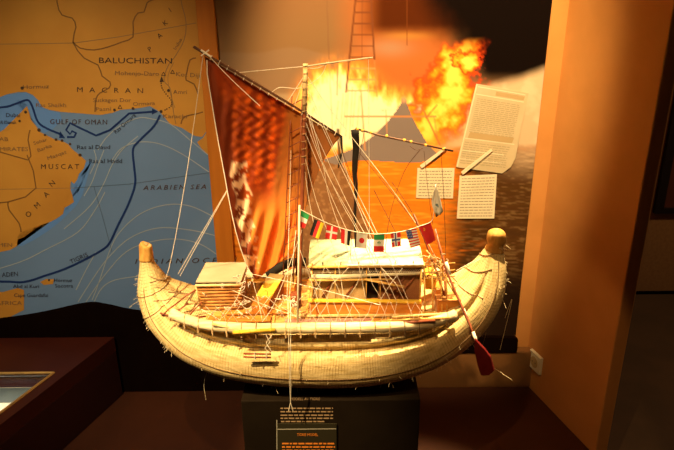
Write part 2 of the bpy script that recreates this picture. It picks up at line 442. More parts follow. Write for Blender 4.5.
w.build('pin_hole', 'socketdark', t_)

# ------------------------------------------------------------------ glass topped case at left
ZT = P(114, 337, YW - .05).z
c0 = G(114, 337, ZT); c1 = G(0, 425, ZT)
dd = (c1 - c0).normalized()
c2 = c0 + dd * 1.0
t_ = thing('display_case', Vector((c0.x - .5, 1.6, ZP)), 'low red-brown display case with a lit glass top in front of the map', 'display case')
w = MB()
base = [Vector((c0.x, c0.y, ZP + .001)), Vector((c2.x, c2.y, ZP + .001)), Vector((-2.2, c2.y, ZP + .001)), Vector((-2.2, c0.y, ZP + .001))]
# body: walls only so that the recess is open
top_ = [Vector((q.x, q.y, ZT - .025)) for q in base]
w.prism([base[0], base[1], base[2], base[3]], (0, 0, ZT - .06 - ZP)); w.build('case_body', 'case_side', t_, bevel=.003)
# top slab as a frame around the glass
o0 = G(54, 373, ZT); o1 = G(-30, 441, ZT); 
ga = Vector((o0.x, o0.y, 0)); gd = Vector((dd.x, dd.y, 0)).normalized()
gb = ga + gd * .55
gc = Vector((-1.9, gb.y, 0)); ge = Vector((-1.9, ga.y, 0))
inner = [ga, gb, gc, ge]; outer = [Vector((c0.x, c0.y, 0)), Vector((c2.x, c2.y, 0)), Vector((-2.2, c2.y, 0)), Vector((-2.2, c0.y, 0))]
w = MB()
z0, z1 = ZT - .059, ZT
vo = [[w.bm.verts.new((q.x, q.y, z)) for q in outer] for z in (z0, z1)]
vi = [[w.bm.verts.new((q.x, q.y, z)) for q in inner] for z in (z0, z1)]
for i in range(4):
    j = (i + 1) % 4
    w.bm.faces.new((vo[1][i], vo[1][j], vi[1][j], vi[1][i])); w.bm.faces.new((vo[0][i], vo[0][j], vo[1][j], vo[1][i]))
    w.bm.faces.new((vi[0][i], vi[0][j], vi[1][j], vi[1][i])); w.bm.faces.new((vo[0][i], vo[0][j], vi[0][j], vi[0][i]))
w.build('case_top', 'case', t_)
w = MB()
for i in range(4):
    a_ = Vector((inner[i].x, inner[i].y, ZT + .0015)); b_ = Vector((inner[(i + 1) % 4].x, inner[(i + 1) % 4].y, ZT + .0015)); w.tube([a_, b_], .0045, 6)
w.build('brass_edge', 'brass', t_)
cen = sum((q for q in inner), Vector((0, 0, 0))) / 4
w = MB(); w.prism([Vector((q.x, q.y, ZT - .012)) + (cen - q) * .01 for q in inner], (0, 0, .004)); w.build('glass_top', 'glass', t_)
w = MB(); w.prism([Vector((q.x, q.y, ZT - .057)) + (cen - q) * .01 for q in inner], (0, 0, .002)); w.build('display_bed', 'cream', t_)
# grey reflection on the glass, put in as a dark sheet in the bed
w = MB()
ua = (ge - ga).normalized(); s1 = ga + gd * .06 + ua * .02
w.prism([Vector((q.x, q.y, ZT - .054)) for q in (ga + gd * .01 + ua * .012, ga + gd * .09 + ua * .012, ga + gd * .09 + ua * .9, ga + gd * .01 + ua * .9)], (0, 0, .001)); w.build('reflection_sheet', plain('reflection_grey', (.12, .15, .14), (.08, .1, .1), 12, .4), t_)
cl = bpy.data.lights.new('case_lamp', 'AREA'); cl.energy = .5; cl.size = .3; cl.size_y = .2; cl.shape = 'RECTANGLE'; cl.color = (1, .85, .62)
co = bpy.data.objects.new('case_lamp', cl); COL.objects.link(co); co.location = G(-25, 402, ZT - .016)

# ------------------------------------------------------------------ map
YM = YW - .012
tm = thing('map_panel', P(100, 320, YM), 'large wall map of the Gulf of Oman coast with blue sea and tan land', 'map')
def mx0(v): return 195 + (v) * .087
w = MB()
qa = [P(-120, 330, YM), P(223.5, 330, YM), P(192.5, -25, YM), P(-120, -25, YM)]
w.slab(qa, (0, .010, 0)); w.build('map_board', 'sea', tm)
y1, y2, y3, y4 = YM - .0006, YM - .0010, YM - .0014, YM - .0018
w = MB()
coast = [(-120, 98), (0, 97), (8, 94), (18, 92), (26, 92), (33, 95), (38, 100), (42, 107), (50, 110), (62, 112), (75, 113), (90, 114), (100, 115), (112, 113), (120, 110), (132, 108), (140, 108), (150, 106), (156, 107), (160, 112), (165, 118), (170, 124), (176, 126), (182, 128), (188, 132), (195, 136), (202, 137), (205, 133), (206.8, 131), (193, -25), (-120, -25)]
poly(w, coast, y1)
poly(w, [(206.6, 132), (203, 138), (197, 142), (201, 148), (208.3, 155)], y1)
oman = [(-120, 134), (0, 132), (8, 130), (13, 124), (18, 119), (24, 112), (27, 106), (29, 112), (31, 120), (36, 126), (40, 132), (46, 136), (54, 139), (62, 141), (68, 144), (72, 149), (77, 153), (82, 157), (86, 161), (84, 168), (79, 174), (77, 180), (74, 184), (71, 181), (70, 188), (72, 194), (74, 202), (68, 206), (64, 208), (63, 214), (56, 219), (50, 222), (44, 226), (30, 229), (18, 233), (17, 246), (10, 250), (0, 252), (-120, 256)]
poly(w, oman, y1)
poly(w, [(3, 292), (10, 290), (18, 288), (24, 290), (24, 310), (0, 322), (-60, 325), (-60, 292)], y1)
poly(w, [(40, 282), (46, 279), (54, 279), (53, 284), (44, 285)], y1)
w.build('printed_land', 'land', tm)
w = MB()
poly(w, [(-120, 99), (0, 97.5), (8, 94.6), (26, 92.6), (33, 96), (38, 102), (44, 109), (60, 113), (62, 120), (52, 130), (44, 133), (36, 125), (31, 118), (27, 104.5), (22, 113), (12, 125), (0, 131), (-120, 133)], y1 + .0002)
poly(w, [(86, 162), (92, 160), (88, 176), (82, 196), (76, 206), (62, 220), (48, 231), (34, 240), (22, 246), (18, 246), (19, 233), (44, 226), (62, 214), (74, 202), (72, 182), (80, 174)], y1 + .0002)
w.build('printed_shallows', 'seapale', tm)
w = MB()
for l in ([(57, -25), (57, 2), (62, 15), (72, 18), (76, 27), (73, 42), (84, 58), (98, 65), (102, 76), (110, 82), (109, 88), (100, 93), (96, 99), (95, 112)],
          [(73, 42), (80, 48), (94, 50), (108, 47), (122, 42), (133, 37), (133, 22), (138, 13), (144, 12), (147, 3), (152, 0), (160, -4), (170, -25)],
          [(27, 155), (36, 188), (8, 202), (-40, 205)], [(-40, 150), (0, 152), (28, 160), (30, 150), (28, 140), (30, 130)], [(8, 202), (9, 210), (19, 223), (21, 232)],
          [(196, 58), (190, 60), (187, 72), (186, 80), (194, 84), (198, 94)], [(181, 124), (184, 117), (196, 114), (203, 112)]):
    ribbon(w, smoothline(l, 2), 1.3, y2)
w.build('printed_border', 'border', tm)
w = MB()
ribbon(w, [(-120, 46), (74, 43), (118, 37), (196, 23)], .7, y2); ribbon(w, [(-40, 190), (74, 188)], .5, y2)
ribbon(w, smoothline([(180, -25), (181, 0), (186, 22), (184, 40), (176, 55), (168, 66), (164, 80), (170, 88), (172, 100), (174, 115), (176, 124)], 4), .8, y2)
ribbon(w, smoothline([(174, 62), (168, 76), (170, 92), (175, 108)], 4), .5, y2)
w.build('printed_river', 'grat', tm)
w = MB()
ribbon(w, [(74, 188), (130, 184), (214, 172)], .6, y2); ribbon(w, [(94, 187), (104, 222), (112, 252)], .5, y2)
w.build('printed_graticule', 'seagrat', tm)
w = MB()
for l in ([(84, 196), (92, 182), (98, 165), (104, 150)], [(64, 229), (90, 206), (103, 185), (112, 165), (122, 150), (138, 136)], [(-20, 274), (20, 262), (45, 250), (78, 232), (95, 210), (105, 192)],
          [(98, 150), (106, 138), (120, 126), (138, 118), (152, 119), (170, 124), (190, 140), (208, 155)], [(112, 160), (122, 148), (140, 142), (160, 144), (182, 154), (209, 172)],
          [(92, 300), (98, 285), (110, 250), (120, 232), (140, 214), (165, 205), (190, 206), (216, 218)], [(78, 302), (92, 280), (108, 258), (130, 238), (158, 228), (190, 230), (217, 236)],
          [(86, 302), (104, 276), (126, 252), (150, 242), (176, 239), (200, 244), (219, 256)], [(94, 302), (102, 288), (115, 280), (140, 276)], [(76, 290), (86, 270), (96, 252)],
          [(90, 174), (96, 160), (94, 150)]):
    ribbon(w, smoothline(l, 5), .9, y2)
w.build('printed_current', 'arc', tm)
w = MB()
ribbon(w, smoothline([(-60, 112), (0, 107.5), (15, 104), (27, 100), (32, 106), (38, 122), (48, 129), (60, 134), (62, 136)], 4), 2.0, y3)
ribbon(w, [(67, 137), (74, 137), (76, 133), (72, 131), (70, 134), (66, 130), (70, 123), (80, 128), (96, 135.5), (110, 130), (129, 113.5), (154, 111.5)], 2.0, y3)
w.tri([P(158, 111.5, y3), P(152, 108.5, y3), P(152, 114.5, y3)])
w.tri([P(65, 138, y3), P(60, 131, y3), P(59, 138, y3)])
ribbon(w, smoothline([(160, 115), (154, 126), (140, 140), (133, 149), (134, 166), (135, 184), (128, 205), (118, 225), (110, 242), (102, 250), (80, 262), (62, 270), (44, 276), (24, 282), (0, 281.5), (-60, 283)], 4), 2.1, y3)
w.build('printed_route', 'route', tm)
w = MB()
text(w, 'BALUCHISTAN', 99, 63, 5.6, y4, -.5, 73)
text(w, 'MACRAN', 77, 92, 5, y4, -1, 66, spacing=2.4)
for ch, x, y_ in (('P', 150, 52), ('A', 159, 39), ('K', 165, 26), ('I', 171, 12)): text(w, ch, x, y_, 5, y4, 35)
text(w, 'MUSCAT', 41, 169, 5, y4, 0, 38, spacing=1.5)
for ch, x, y_ in (('O', 28, 218), ('M', 37, 209), ('A', 46, 198), ('N', 52, 187)): text(w, ch, x, y_, 5.4, y4, 42)
text(w, 'GULF OF OMAN', 50, 124, 5, y4, -.5, 57, spacing=1.2)
text(w, 'ARABIEN SEA', 143, 190, 4.6, y4, 1, 63, spacing=1.4, shear=.25)
text(w, 'INDIAN OCEAN', 135, 264, 5, y4, 1, 102, spacing=1.6, shear=.25)
w.build('printed_title', 'mapink', tm)
w = MB()
for s_, u, v, h, a, wd in (('Mohenjo-Daro', 115, 75, 4.2, -1, 44), ('Kot Diji', 176, 76, 4.2, -4, 24), ('Amri', 173, 94, 4.2, 0, 14), ('Ormara', 133, 106, 4, 3, 22), ('Karachi', 163, 118, 4, -1, 24),
                          ('Sutkagen Dor', 93, 102, 4, 0, 38), ('Pasni', 96, 111, 3.8, 2, 15), ('Hormuz', 23, 89, 4, 2, 26), ('Ras Shaikh', 36, 107, 4, 0, 30),
                          ('EMIRATES', -4, 151, 4, 0, 32), ('ARAB', -10, 141, 4, 0, 18), ('Masqat', 48, 160, 3.6, 20, 20), ('Indus', 176, 50, 3.5, 60, 12), ('YEMEN', -10, 247, 4, 0, 22), ('AFRICA', -4, 305, 4, 0, 26),
                          ('Sohar', 34, 145, 3.5, 18, 14), ('Barka', 38, 152, 3.5, 20, 15)):
    text(w, s_, u, v, h, y4, a, wd)
w.build('printed_place_name', 'mapinkpale', tm)
w = MB()
for s_, u, v, h, a, wd in (('Ras Ormara', 116, 134, 4.2, 42, 27), ('Ras al Daud', 77, 149, 4, 0, 33), ('Ras al Hadd', 89, 163, 4.2, 0, 33), ('TIGRIS', 71, 264, 4.4, 24, 19), ('ADEN', 2, 277, 4.4, 4, 16),
                          ('Hormuz', 54, 282, 3.6, 0, 18), ('Socotra', 55, 287.5, 3.6, 0, 18), ('Abd al Kuri', 13, 288, 3.6, 0, 26), ('Cape Guardafui', 14, 297, 3.6, 0, 34), ('Dubai', 6, 117, 4, 0, 14), ('Al Khaimah', 0, 124, 3.6, 0, 16)):
    text(w, s_, u, v, h, y4, a, wd)
w.build('printed_sea_name', 'mapinkblue', tm)
w = MB()
for u, v, r in ((22, 88, 1.6), (25.5, 112, 1.5), (19.5, 121, 1.3), (39, 130, 1.8), (56, 139.5, 1.4), (62, 140.5, 1.4), (80, 155, 1.6), (45, 135, 1.2), (114.5, 110, 1.5), (133, 108.5, 1.5), (161, 111.5, 1.6), (168.5, 90.5, 1.5), (49, 280, 1.1), (70, 144, 1.3)):
    dot(w, u, v, r, y4)
for u, v in ((163.5, 74), (172.5, 72), (120, 107)):
    for a, b_ in (((-2, 1.5), (0, -2)), ((0, -2), (2, 1.5)), ((2, 1.5), (-2, 1.5))): ribbon(w, [(u + a[0], v + a[1]), (u + b_[0], v + b_[1])], .6, y4)
for q in smoothline([(161, 82), (162, 88), (166, 94), (171, 100), (171, 106), (165, 110)], 3): dot(w, q[0], q[1], .7, y4)
w.tri([P(161.5, 76, y4), P(159.5, 82, y4), P(164, 82, y4)])
w.build('printed_town_mark', 'mapink', tm)

# orange post beside map
w = MB()
a_, b_, c_, d_ = P(199, -25, YW), P(213, -25, YW), P(240, 330, YW), P(221.5, 330, YW)
y0_ = YW - .016
w.slab([P(193, -25, y0_), P(211.5, -25, y0_), P(240, 330, y0_), P(222.5, 330, y0_)], (0, .014, 0))
struct(w.build('trim_4', 'post', bevel=.002))

# ------------------------------------------------------------------ mural
us = np.arange(200, 556, 1.0); vs = np.arange(-26, 352, 1.0)
Ug, Vg = np.meshgrid(us, vs)
C = np.zeros(Ug.shape + (3,))
def mix(c, a):
    global C
    a = np.clip(a, 0, 1)[..., None]; C = C * (1 - a) + np.array(c) * a
n1 = fbm(Ug / 40, Vg / 40, 1); n2 = fbm(Ug / 12, Vg / 12, 2); n3 = fbm(Ug / 5, Vg / 5, 3); nh = fbm(Ug / 22, Vg / 2.2, 4, 3); nh2 = fbm(Ug / 9, Vg / 1.6, 8, 3)
C[:] = (.235, .13, .06)
mix((.24, .12, .055), sst(40, -10, Vg))                                   # sky darker high up
hill = 52 + 3 * np.sin(Ug / 26) - 2 * np.sin(Ug / 11)
mix((.25, .15, .085), sst(-1.5, 2, Vg - hill) * .9)
mix((.36, .25, .15), sst(91, 97, Vg))
mix((.55, .22, .06), sst(300, 330, Ug) * sst(60, 110, Vg) * .5)
# warm smoke glow
mix((.42, .12, .03), sst(330, 380, Ug + 8 * n2) * (1 - sst(440, 470, Ug)) * .95)
mix((.07, .015, .003), sst(350, 385, Ug) * sst(44, 22, Vg + 10 * (n1 - .5)))
mix((.46, .14, .035), sst(345, 375, Ug) * sst(460, 425, Ug) * sst(40, 62, Vg) * .85)
mix((.38, .22, .14), np.exp(-(((Ug - 390) / 22) ** 2 + ((Vg - 48) / 9) ** 2)) * .8)
mix((.6, .3, .06), np.exp(-(((Ug - 408) / 24) ** 2 + ((Vg - 36) / 4) ** 2)) * .4)
# black smoke
ed = Ug - (432 + (Vg - 5) * .45 + 26 * (n1 - .5) + 8 * (n2 - .5))
mix((.005, .0025, .002), sst(-22, 26, ed) * sst(96, 70, Vg))
# pale smoke right
ed2 = Vg - (128 - (Ug - 425) * .93 + 10 * (n2 - .5)); ed3 = Vg - (86 - (Ug - 480) * .33 + 8 * (n1 - .5))
pale = sst(-4, 10, np.minimum(ed2, ed3)) * sst(425, 440, Ug)
mix((.62, .47, .31), pale)
mix((.75, .62, .45), pale * sst(.45, .75, n2) * .5)
# fire
ns_ = fbm(Ug / 5, Vg / 11, 13)
glow = np.exp(-(((Ug - 340) / 34) ** 2 + ((Vg - 112) / 38) ** 2)) * 1.5 + np.exp(-(((Ug - 398) / 50) ** 2 + ((Vg - 122) / 24) ** 2)) * 1.25
glow = glow + (ns_ - .5) * .9 * sst(.08, .4, glow)
mix((.95, .34, .05), sst(.06, .40, glow) * sst(175, 145, Vg) * .9)
mix((1.0, .62, .16), sst(.28, .60, glow) * sst(170, 140, Vg))
mix((1.0, .92, .62), sst(.55, .95, glow) * sst(165, 140, Vg))
cx = 432 + (122 - Vg) * .45 + 5 * np.sin(Vg / 13); wd = 31 - (122 - Vg) * .20 + 20 * (n2 - .5)
pl_ = (1 - np.abs(Ug - cx) / np.maximum(wd, 5)) + .75 * (n3 - .5) + 1.0 * (n2 - .5)
win = sst(36, 62, Vg) * sst(158, 128, Vg + .3 * (Ug - 430))
mix((.60, .05, .008), sst(-.45, .10, pl_) * win * .9)
mix((.95, .19, .012), sst(-.12, .35, pl_) * win)
mix((1.0, .42, .025), sst(.18, .60, pl_) * win)
mix((1.0, .74, .12), sst(.42, .95, pl_) * win)
p2 = (1 - np.hypot((Ug - 468) / 17, (Vg - 62) / 12)) + 1.2 * (n3 - .5)
mix((.8, .07, .01), sst(-.1, .15, p2)); mix((1., .35, .02), sst(.15, .4, p2)); mix((1., .75, .12), sst(.4, .8, p2))
# sea
seaE = sst(147, 158, Vg + 6 * (n2 - .5) + (Ug > 440) * 4)
mix((.78, .22, .015), seaE)
mix((1.0, .40, .04), seaE * sst(.5, .8, nh) * .8)
mix((.42, .10, .012), seaE * sst(.5, .2, nh2) * sst(180, 250, Vg) * .8)
dk = sst(438, 474, Ug + (Vg - 200) * .15 + 26 * (nh - .5)) * seaE
mix((.045, .024, .009), dk * .95)
mix((.20, .115, .045), dk * sst(.52, .75, nh2) * .8)
mix((.62, .44, .28), seaE * sst(480, 530, Ug) * sst(186, 150, Vg) * (.35 + .8 * nh2))
mix((.55, .14, .015), dk * sst(.55, .8, nh) * sst(210, 250, Vg) * sst(500, 460, Ug) * .9)
mix((.012, .007, .005), sst(248, 300, Vg) * sst(430, 490, Ug) * .95)
mix((.02, .01, .006), sst(262, 320, Vg))
# left bottom behind boat : brown mass (reed prow in the picture)
mass = inpoly(Ug + 6 * (n3 - .5), Vg + 6 * (n3 - .5), [(292, 280), (300, 232), (306, 205), (314, 178), (322, 164), (330, 159), (340, 160), (348, 172), (354, 195), (366, 222), (380, 250), (390, 280)])
mix((.24, .11, .045), mass * 1.0); mix((.38, .2, .09), mass * sst(.5, .7, fbm(Ug / 3, Vg / 3, 9)) * .8)
# grey sail silhouette
sil = inpoly(Ug, Vg, [(401, 104), (402, 99), (404, 97.5), (406, 99), (407, 104), (411, 114), (418, 128), (427, 143), (440, 156), (436, 161), (410, 163), (380, 161), (352, 161), (336, 165), (322, 160), (340, 154), (358, 147), (376, 134), (390, 119), (397, 110)])
mix((.22, .175, .17), sil * 1.0)
mix((.75, .35, .2), np.exp(-(((Ug - 404) / 2.5) ** 2 + ((Vg - 99.5) / 3) ** 2)))
# ladder mast and yards of the burning boat
def stroke(a, b_, wdt, c, al=1.0):
    mix(c, sst(wdt, wdt * .35, segdist(Ug, Vg, a, b_)) * al)
br = (.16, .05, .02)
stroke((357.5, -26), (355, 0), 1.6, br); stroke((355.5, 0), (346, 92), 1.5, br, .9); stroke((370, -26), (371, 0), 1.5, br); stroke((371, 0), (374.5, 60), 1.4, br, .9); stroke((374.5, 60), (377, 96), 1.2, (.5, .22, .08), .6)
stroke((362.5, -20), (362, 60), .9, br, .5)
for k in range(10):
    v_ = -10 + k * 11.2; stroke((357 - v_ * .1, v_), (371 + v_ * .055, v_), 1.2, br if v_ < 60 else (.6, .3, .12), .85)
stroke((345, 116.5), (436, 116.5), 1.2, (.62, .25, .08), .8); stroke((361, 92), (365, 150), 1.4, (.65, .28, .1), .7)
stroke((437, 105), (426, 118), .8, br, .8); stroke((422, 107), (440, 145), 1.4, (.5, .16, .05), .8); stroke((386, 110), (387, 135), 1, (.7, .3, .1), .6); stroke((434, 116), (437, 135), 1, (.6, .25, .08), .6)
stroke((326, -26), (329, 60), .9, (.2, .1, .05), .7); stroke((329, 60), (333, 140), .9, (.5, .3, .15), .5); stroke((338, 50), (337, 95), 1.2, (.3, .15, .07), .7)
stroke((406.5, -26), (407, 45), .8, (.15, .04, .01), .7)
stroke((338, 130), (340, 165), 2.2, (.06, .03, .02), .9)
for k in range(7):
    x_ = 338 + 3.4 * k + rs.rand() * 2; stroke((x_, 84 + rs.rand() * 20), (x_ - 3, 120 + rs.rand() * 22), 1.0, (.75, .38, .15), .45)
Pm = np.zeros(Ug.shape + (3,))
RX = np.array(XR); RU = np.array(UR); RF = np.array(F)
D = RF + RX * ((Ug - 337) / FPX)[..., None] - RU * ((Vg - 225) / FPX)[..., None]
Pm = np.array(CAM) + D * (YW / D[..., 1:2])
# cut the right side to the wall corner, left to the post
xmax = XM
t_ = thing('mural', (P(370, 340, YW).x, YW, P(370, 340, YW).z), 'wall-sized photo mural of a burning reed boat with black smoke over an orange sea', 'mural')
Pm[..., 0] = np.clip(Pm[..., 0], P(216, 100, YW).x - .05, xmax)
w = MB(); w.box(P(216, 100, YW).x - .05, XM, YW + .0006, YW + .0115, P(370, 351, YW).z, P(370, -26, YW).z); w.build('backing_board', 'black', t_)
gridmesh('printed_photograph', Pm, C, vcol('mural_print', .9, .04), t_)

# ------------------------------------------------------------------ papers pinned on the mural
def papercard(name, quad, lines, label, cat, mat='paper', ink='ink', cut=None, extra=None):
    yy = YW - .004
    t_ = thing(name, P(sum(q[0] for q in quad) / len(quad), max(q[1] for q in quad), yy), label, cat)
    w = MB(); w.prism([P(q[0], q[1], yy) for q in quad], (0, .0035, 0)); w.build('sheet', mat, t_)
    w = MB()
    for l in lines: ribbon(w, l[:2], l[2], yy - .0006)
    w.build('printed_text', ink, t_)
    return t_, yy
def bil(q, a, b_):
    q = [np.array(x) for x in q]; t0 = q[0] * (1 - a) + q[1] * a; t1 = q[3] * (1 - a) + q[2] * a
    return tuple(t0 * (1 - b_) + t1 * b_)
def words(q, b_, wdt, a0=.06, a1=.94, dense=.85):
    out = []; a = a0
    while a < a1 - .02:
        l = random.uniform(.04, .12); e = min(a + l, a1); out.append((bil(q, a, b_), bil(q, e, b_), wdt)); a = e + .018
    return out
q = [(417.5, 168.3), (454.5, 168.3), (453, 198.4), (416, 198)]
ls = sum([words(q, b_, .8) for b_ in np.linspace(.1, .92, 9)], [])
papercard('caption_card', q, ls, 'smaller cream caption card, wider than tall, left of the other card on the mural', 'card')
q = [(459.8, 176), (497, 174.6), (494.2, 218.5), (456.8, 218.6)]
ls = sum([words(q, b_, .8) for b_ in np.linspace(.07, .94, 14)], [])
papercard('caption_card', q, ls, 'taller cream caption card below the newspaper clipping on the mural', 'card')
q = [(476.5, 83.8), (528.5, 93), (511, 172), (456, 166.5)]
quad = [(476.5, 83.8), (528.5, 93), (515.5, 158), (511, 167), (502, 173.5), (456, 167)]
ls = []
for b_ in np.linspace(.17, .57, 18): ls += words(q, b_, .7, .08, .9)
for b_ in np.linspace(.7, .95, 10): ls += words(q, b_, .7, .05, .88)
t_, yy = papercard('newspaper_clipping', quad, ls, 'tilted yellowed newspaper clipping with a cut lower corner on the mural', 'newspaper', 'newsprint', 'newsink')
w = MB()
for b_ in (.03, .12, .655, .80, .90): ribbon(w, [bil(q, .04, b_), bil(q, .95 if b_ < .7 else .8, b_)], 1.1, yy - .0006)
ribbon(w, [bil(q, .01, .0), bil(q, .02, 1.)], 1.4, yy - .0006)
w.build('printed_rule', 'newslight', t_)
w = MB(); f0 = [bil(q, .1, .575), bil(q, .92, .575), bil(q, .9, .645), bil(q, .08, .645)]
w.tri([P(*x, yy - .0004) for x in f0]); f0 = [bil(q, .4, .05), bil(q, .95, .05), bil(q, .94, .1), bil(q, .4, .1)]; w.tri([P(*x, yy - .0004) for x in f0])
w.build('printed_picture', 'newstan', t_)
for a_, b_, lab in (((446, 148), (421, 167), 'white paper strip rising from the smaller caption card'), ((492, 150), (462, 173.5), 'pale paper strip between the clipping and the taller card')):
    w = MB(); a_ = np.array(a_, float); b_ = np.array(b_, float); d_ = b_ - a_; n_ = np.array((-d_[1], d_[0])) / np.hypot(*d_) * 1.7
    yy = YW - .010; w.slab([P(*(a_ + n_ * .7), yy), P(*(a_ - n_ * .7), yy), P(*(b_ - n_), yy), P(*(b_ + n_), yy)], (0, .0035, 0))
    tag(w.build('paper_strip', 'paper'), lab, 'paper strip')

# ------------------------------------------------------------------ black stand with the label text
YS = 1.2
xl = P(240, 392, YS).x; xr_ = P(421, 392, YS).x
ts = thing('model_stand', ((xl + xr_) / 2, 1.32, ZP), 'black box stand carrying the reed boat, with label text on its front', 'stand')
w = MB(); w.box(xl, xr_, YS, YS + .26, ZP + .0005, .700); w.build('stand_body', 'stand', ts, bevel=.003)
w = MB(); yy = YS - .0012
text(w, 'MODELL AV TIGRIS', 290, 400.2, 2.6, yy, 0, 30)
for v_ in (408.3, 411.7, 415.2, 418.3, 421.5):
    a = 280.5 if v_ < 420 else 281
    while a < (333 if v_ < 420 else 320):
        l = random.uniform(2, 7); rect(w, a, v_ - .65, min(a + l, 333), v_ + .65, yy); a += l + 1.1
w.build('printed_label', 'texttan', ts)
w = MB(); yp = YS - .004
w.slab([P(277, 560, yp), P(336.5, 560, yp), P(336.5, 424, yp), P(277, 424, yp)], (0, .003, 0)); o = w.build('label_plate', 'oliveplate', ts)
w = MB(); ribbon(w, [(277, 429.3), (336, 428.8)], .9, yp - .0006); ribbon(w, [(276.8, 420), (277.3, 560)], .8, yp - .0006); w.build('plate_edge', 'edge', o)
w = MB(); text(w, 'TIGRIS MODEL', 297, 436, 2.7, yp - .0008, 0, 21)
for v_ in (443.6, 447, 450.4, 453.8, 457, 460.4):
    a = 282
    while a < 334:
        l = random.uniform(2, 7); rect(w, a, v_ - .75, min(a + l, 335), v_ + .75, yp - .0008); a += l + 1.1
w.build('printed_label', 'textorange', o)

# ------------------------------------------------------------------ the reed boat
boat = thing('reed_boat', ((P(324, 385, YB).x), YB, .70), 'large straw reed boat model with brown sail on the black stand', 'boat')
ST = [  # centre x, centre z, half thickness, half beam
 (-.464, 1.050, .003, .003), (-.466, 1.046, .013, .013), (-.467, 1.025, .0145, .015), (-.468, .998, .017, .020), (-.464, .966, .027, .034), (-.458, .930, .038, .057), (-.436, .890, .051, .086),
 (-.398, .853, .061, .110), (-.345, .824, .071, .134), (-.26, .802, .079, .156), (-.15, .790, .084, .167), (-.03, .786, .087, .170), (.07, .789, .086, .168),
 (.16, .800, .081, .158), (.235, .822, .074, .142), (.297, .857, .067, .120), (.340, .897, .059, .097), (.366, .940, .049, .073), (.378, .980, .037, .050), (.382, 1.012, .025, .032),
 (.385, 1.035, .0175, .019), (.386, 1.05, .021, .021), (.386, 1.068, .019, .019), (.386, 1.076, .010, .010), (.386, 1.078, .002, .002)]
SS = smoothline(ST, 9)
NR = len(SS); NA = 96
def frame(i):
    a = SS[max(i - 1, 0)]; b_ = SS[min(i + 1, NR - 1)]
    tx, tz = b_[0] - a[0], b_[1] - a[1]; l = math.hypot(tx, tz) or 1
    return tx / l, tz / l
FR = [frame(i) for i in range(NR)]
# smooth the frames
ANG = [math.atan2(f[1], f[0]) for f in FR]
for _ in range(14): ANG = [ANG[0]] + [(ANG[i - 1] + ANG[i] + ANG[i + 1]) / 3 for i in range(1, NR - 1)] + [ANG[-1]]
PI = math.pi
def hullpt(fi, th, off=0.0):
    i = int(min(max(fi, 0), NR - 1.001)); f = fi - i
    c = SS[i] * (1 - f) + SS[i + 1] * f; a = ANG[i] * (1 - f) + ANG[i + 1] * f
    tx, tz = math.cos(a), math.sin(a); nx, nz = -tz, tx
    ct, st_ = math.cos(th), math.sin(th); e = 2 / 2.5
    aa = math.copysign(abs(ct) ** e, ct); bb = math.copysign(abs(st_) ** e, st_)
    tipf = min(1, max(0, (c[3] - .03) / .05))
    if bb > 0: bb *= 1 + tipf * (.10 * math.cos(aa * PI * .5) - .16 * math.exp(-(aa / .16) ** 2))
    else: bb *= 1 - .12 * tipf * math.exp(-(aa / .15) ** 2)
    gv = 1 - .19 * tipf * math.exp(-((abs(th - PI * .5) - PI * .345) / .10) ** 2)
    w_ = c[3] * gv + off; h_ = c[2] * gv + off
    return Vector((c[0] + nx * bb * h_, YB + aa * w_, c[1] + nz * bb * h_))
w = MB(); rings = []
uvl = w.bm.loops.layers.uv.new('UVMap')
arc = [0.0]
for i in range(1, NR): arc.append(arc[-1] + math.hypot(SS[i][0] - SS[i - 1][0], SS[i][1] - SS[i - 1][1]))
for i in range(NR): rings.append([w.bm.verts.new(hullpt(i, 2 * math.pi * k / NA) + Vector((0, 0, 0))) for k in range(NA)])
for i in range(NR - 1):
    for k in range(NA):
        f = w.bm.faces.new((rings[i][k], rings[i][(k + 1) % NA], rings[i + 1][(k + 1) % NA], rings[i + 1][k]))
        for lp, (a, b_) in zip(f.loops, ((i, k), (i, k + 1), (i + 1, k + 1), (i + 1, k))): lp[uvl].uv = (arc[a] , b_ / NA)
w.bm.faces.new(rings[0][::-1]); w.bm.faces.new(rings[-1])
hull = w.build('hull', 'reed', boat, smooth=True)
def near_x(x):                       # ring index nearest to a given x on the middle of the hull
    return min(range(20, NR - 20), key=lambda i: abs(SS[i][0] - x))
# ropes on the hull
PI = math.pi
w = MB()
w.tube([hullpt(i, PI + math.radians(10 - 4 * math.sin(i / NR * PI)), .0008) for i in range(40, NR - 45, 2)], .0011, 5)      # long line round the side
for i in (44, 52): w.tube([hullpt(i, th, .0008) for th in np.linspace(.35 * PI, 1.5 * PI, 26)], .0011, 5)
w.build('hull_rope', 'darkrope', hull)
w = MB()
for i, j in ((33, 46), (47, 60), (61, 70)):
    w.tube([hullpt(i + (j - i) * t, PI * (.93 - .75 * t), .001) for t in np.linspace(0, 1, 20)], .0018, 5)
for i, j in ((150, 142), (165, 150), (175, 166)):
    w.tube([hullpt(i + (j - i) * t, PI * (.93 - .75 * t), .001) for t in np.linspace(0, 1, 20)], .0015, 5)
w.build('deck_rope', 'tanthread', hull)
# tip caps; their darker orange paints in the lack of bright light up here
w = MB()
def sleeve(i0, i1, off):
    w = MB(); rg = [[w.bm.verts.new(hullpt(i, 2 * PI * k / 24, off)) for k in range(24)] for i in range(i0, i1 + 1)]
    for a_ in range(len(rg) - 1):
        for k in range(24): w.bm.faces.new((rg[a_][k], rg[a_][(k + 1) % 24], rg[a_ + 1][(k + 1) % 24], rg[a_ + 1][k]))
    w.bm.faces.new(rg[0][::-1]); w.bm.faces.new(rg[-1])
    return w
sleeve(3, 24, .0012).build('dim_tip_cap', 'tip', hull, smooth=True)
sleeve(NR - 42, NR - 3, .0012).build('dim_tip_cap', 'tip', hull, smooth=True)
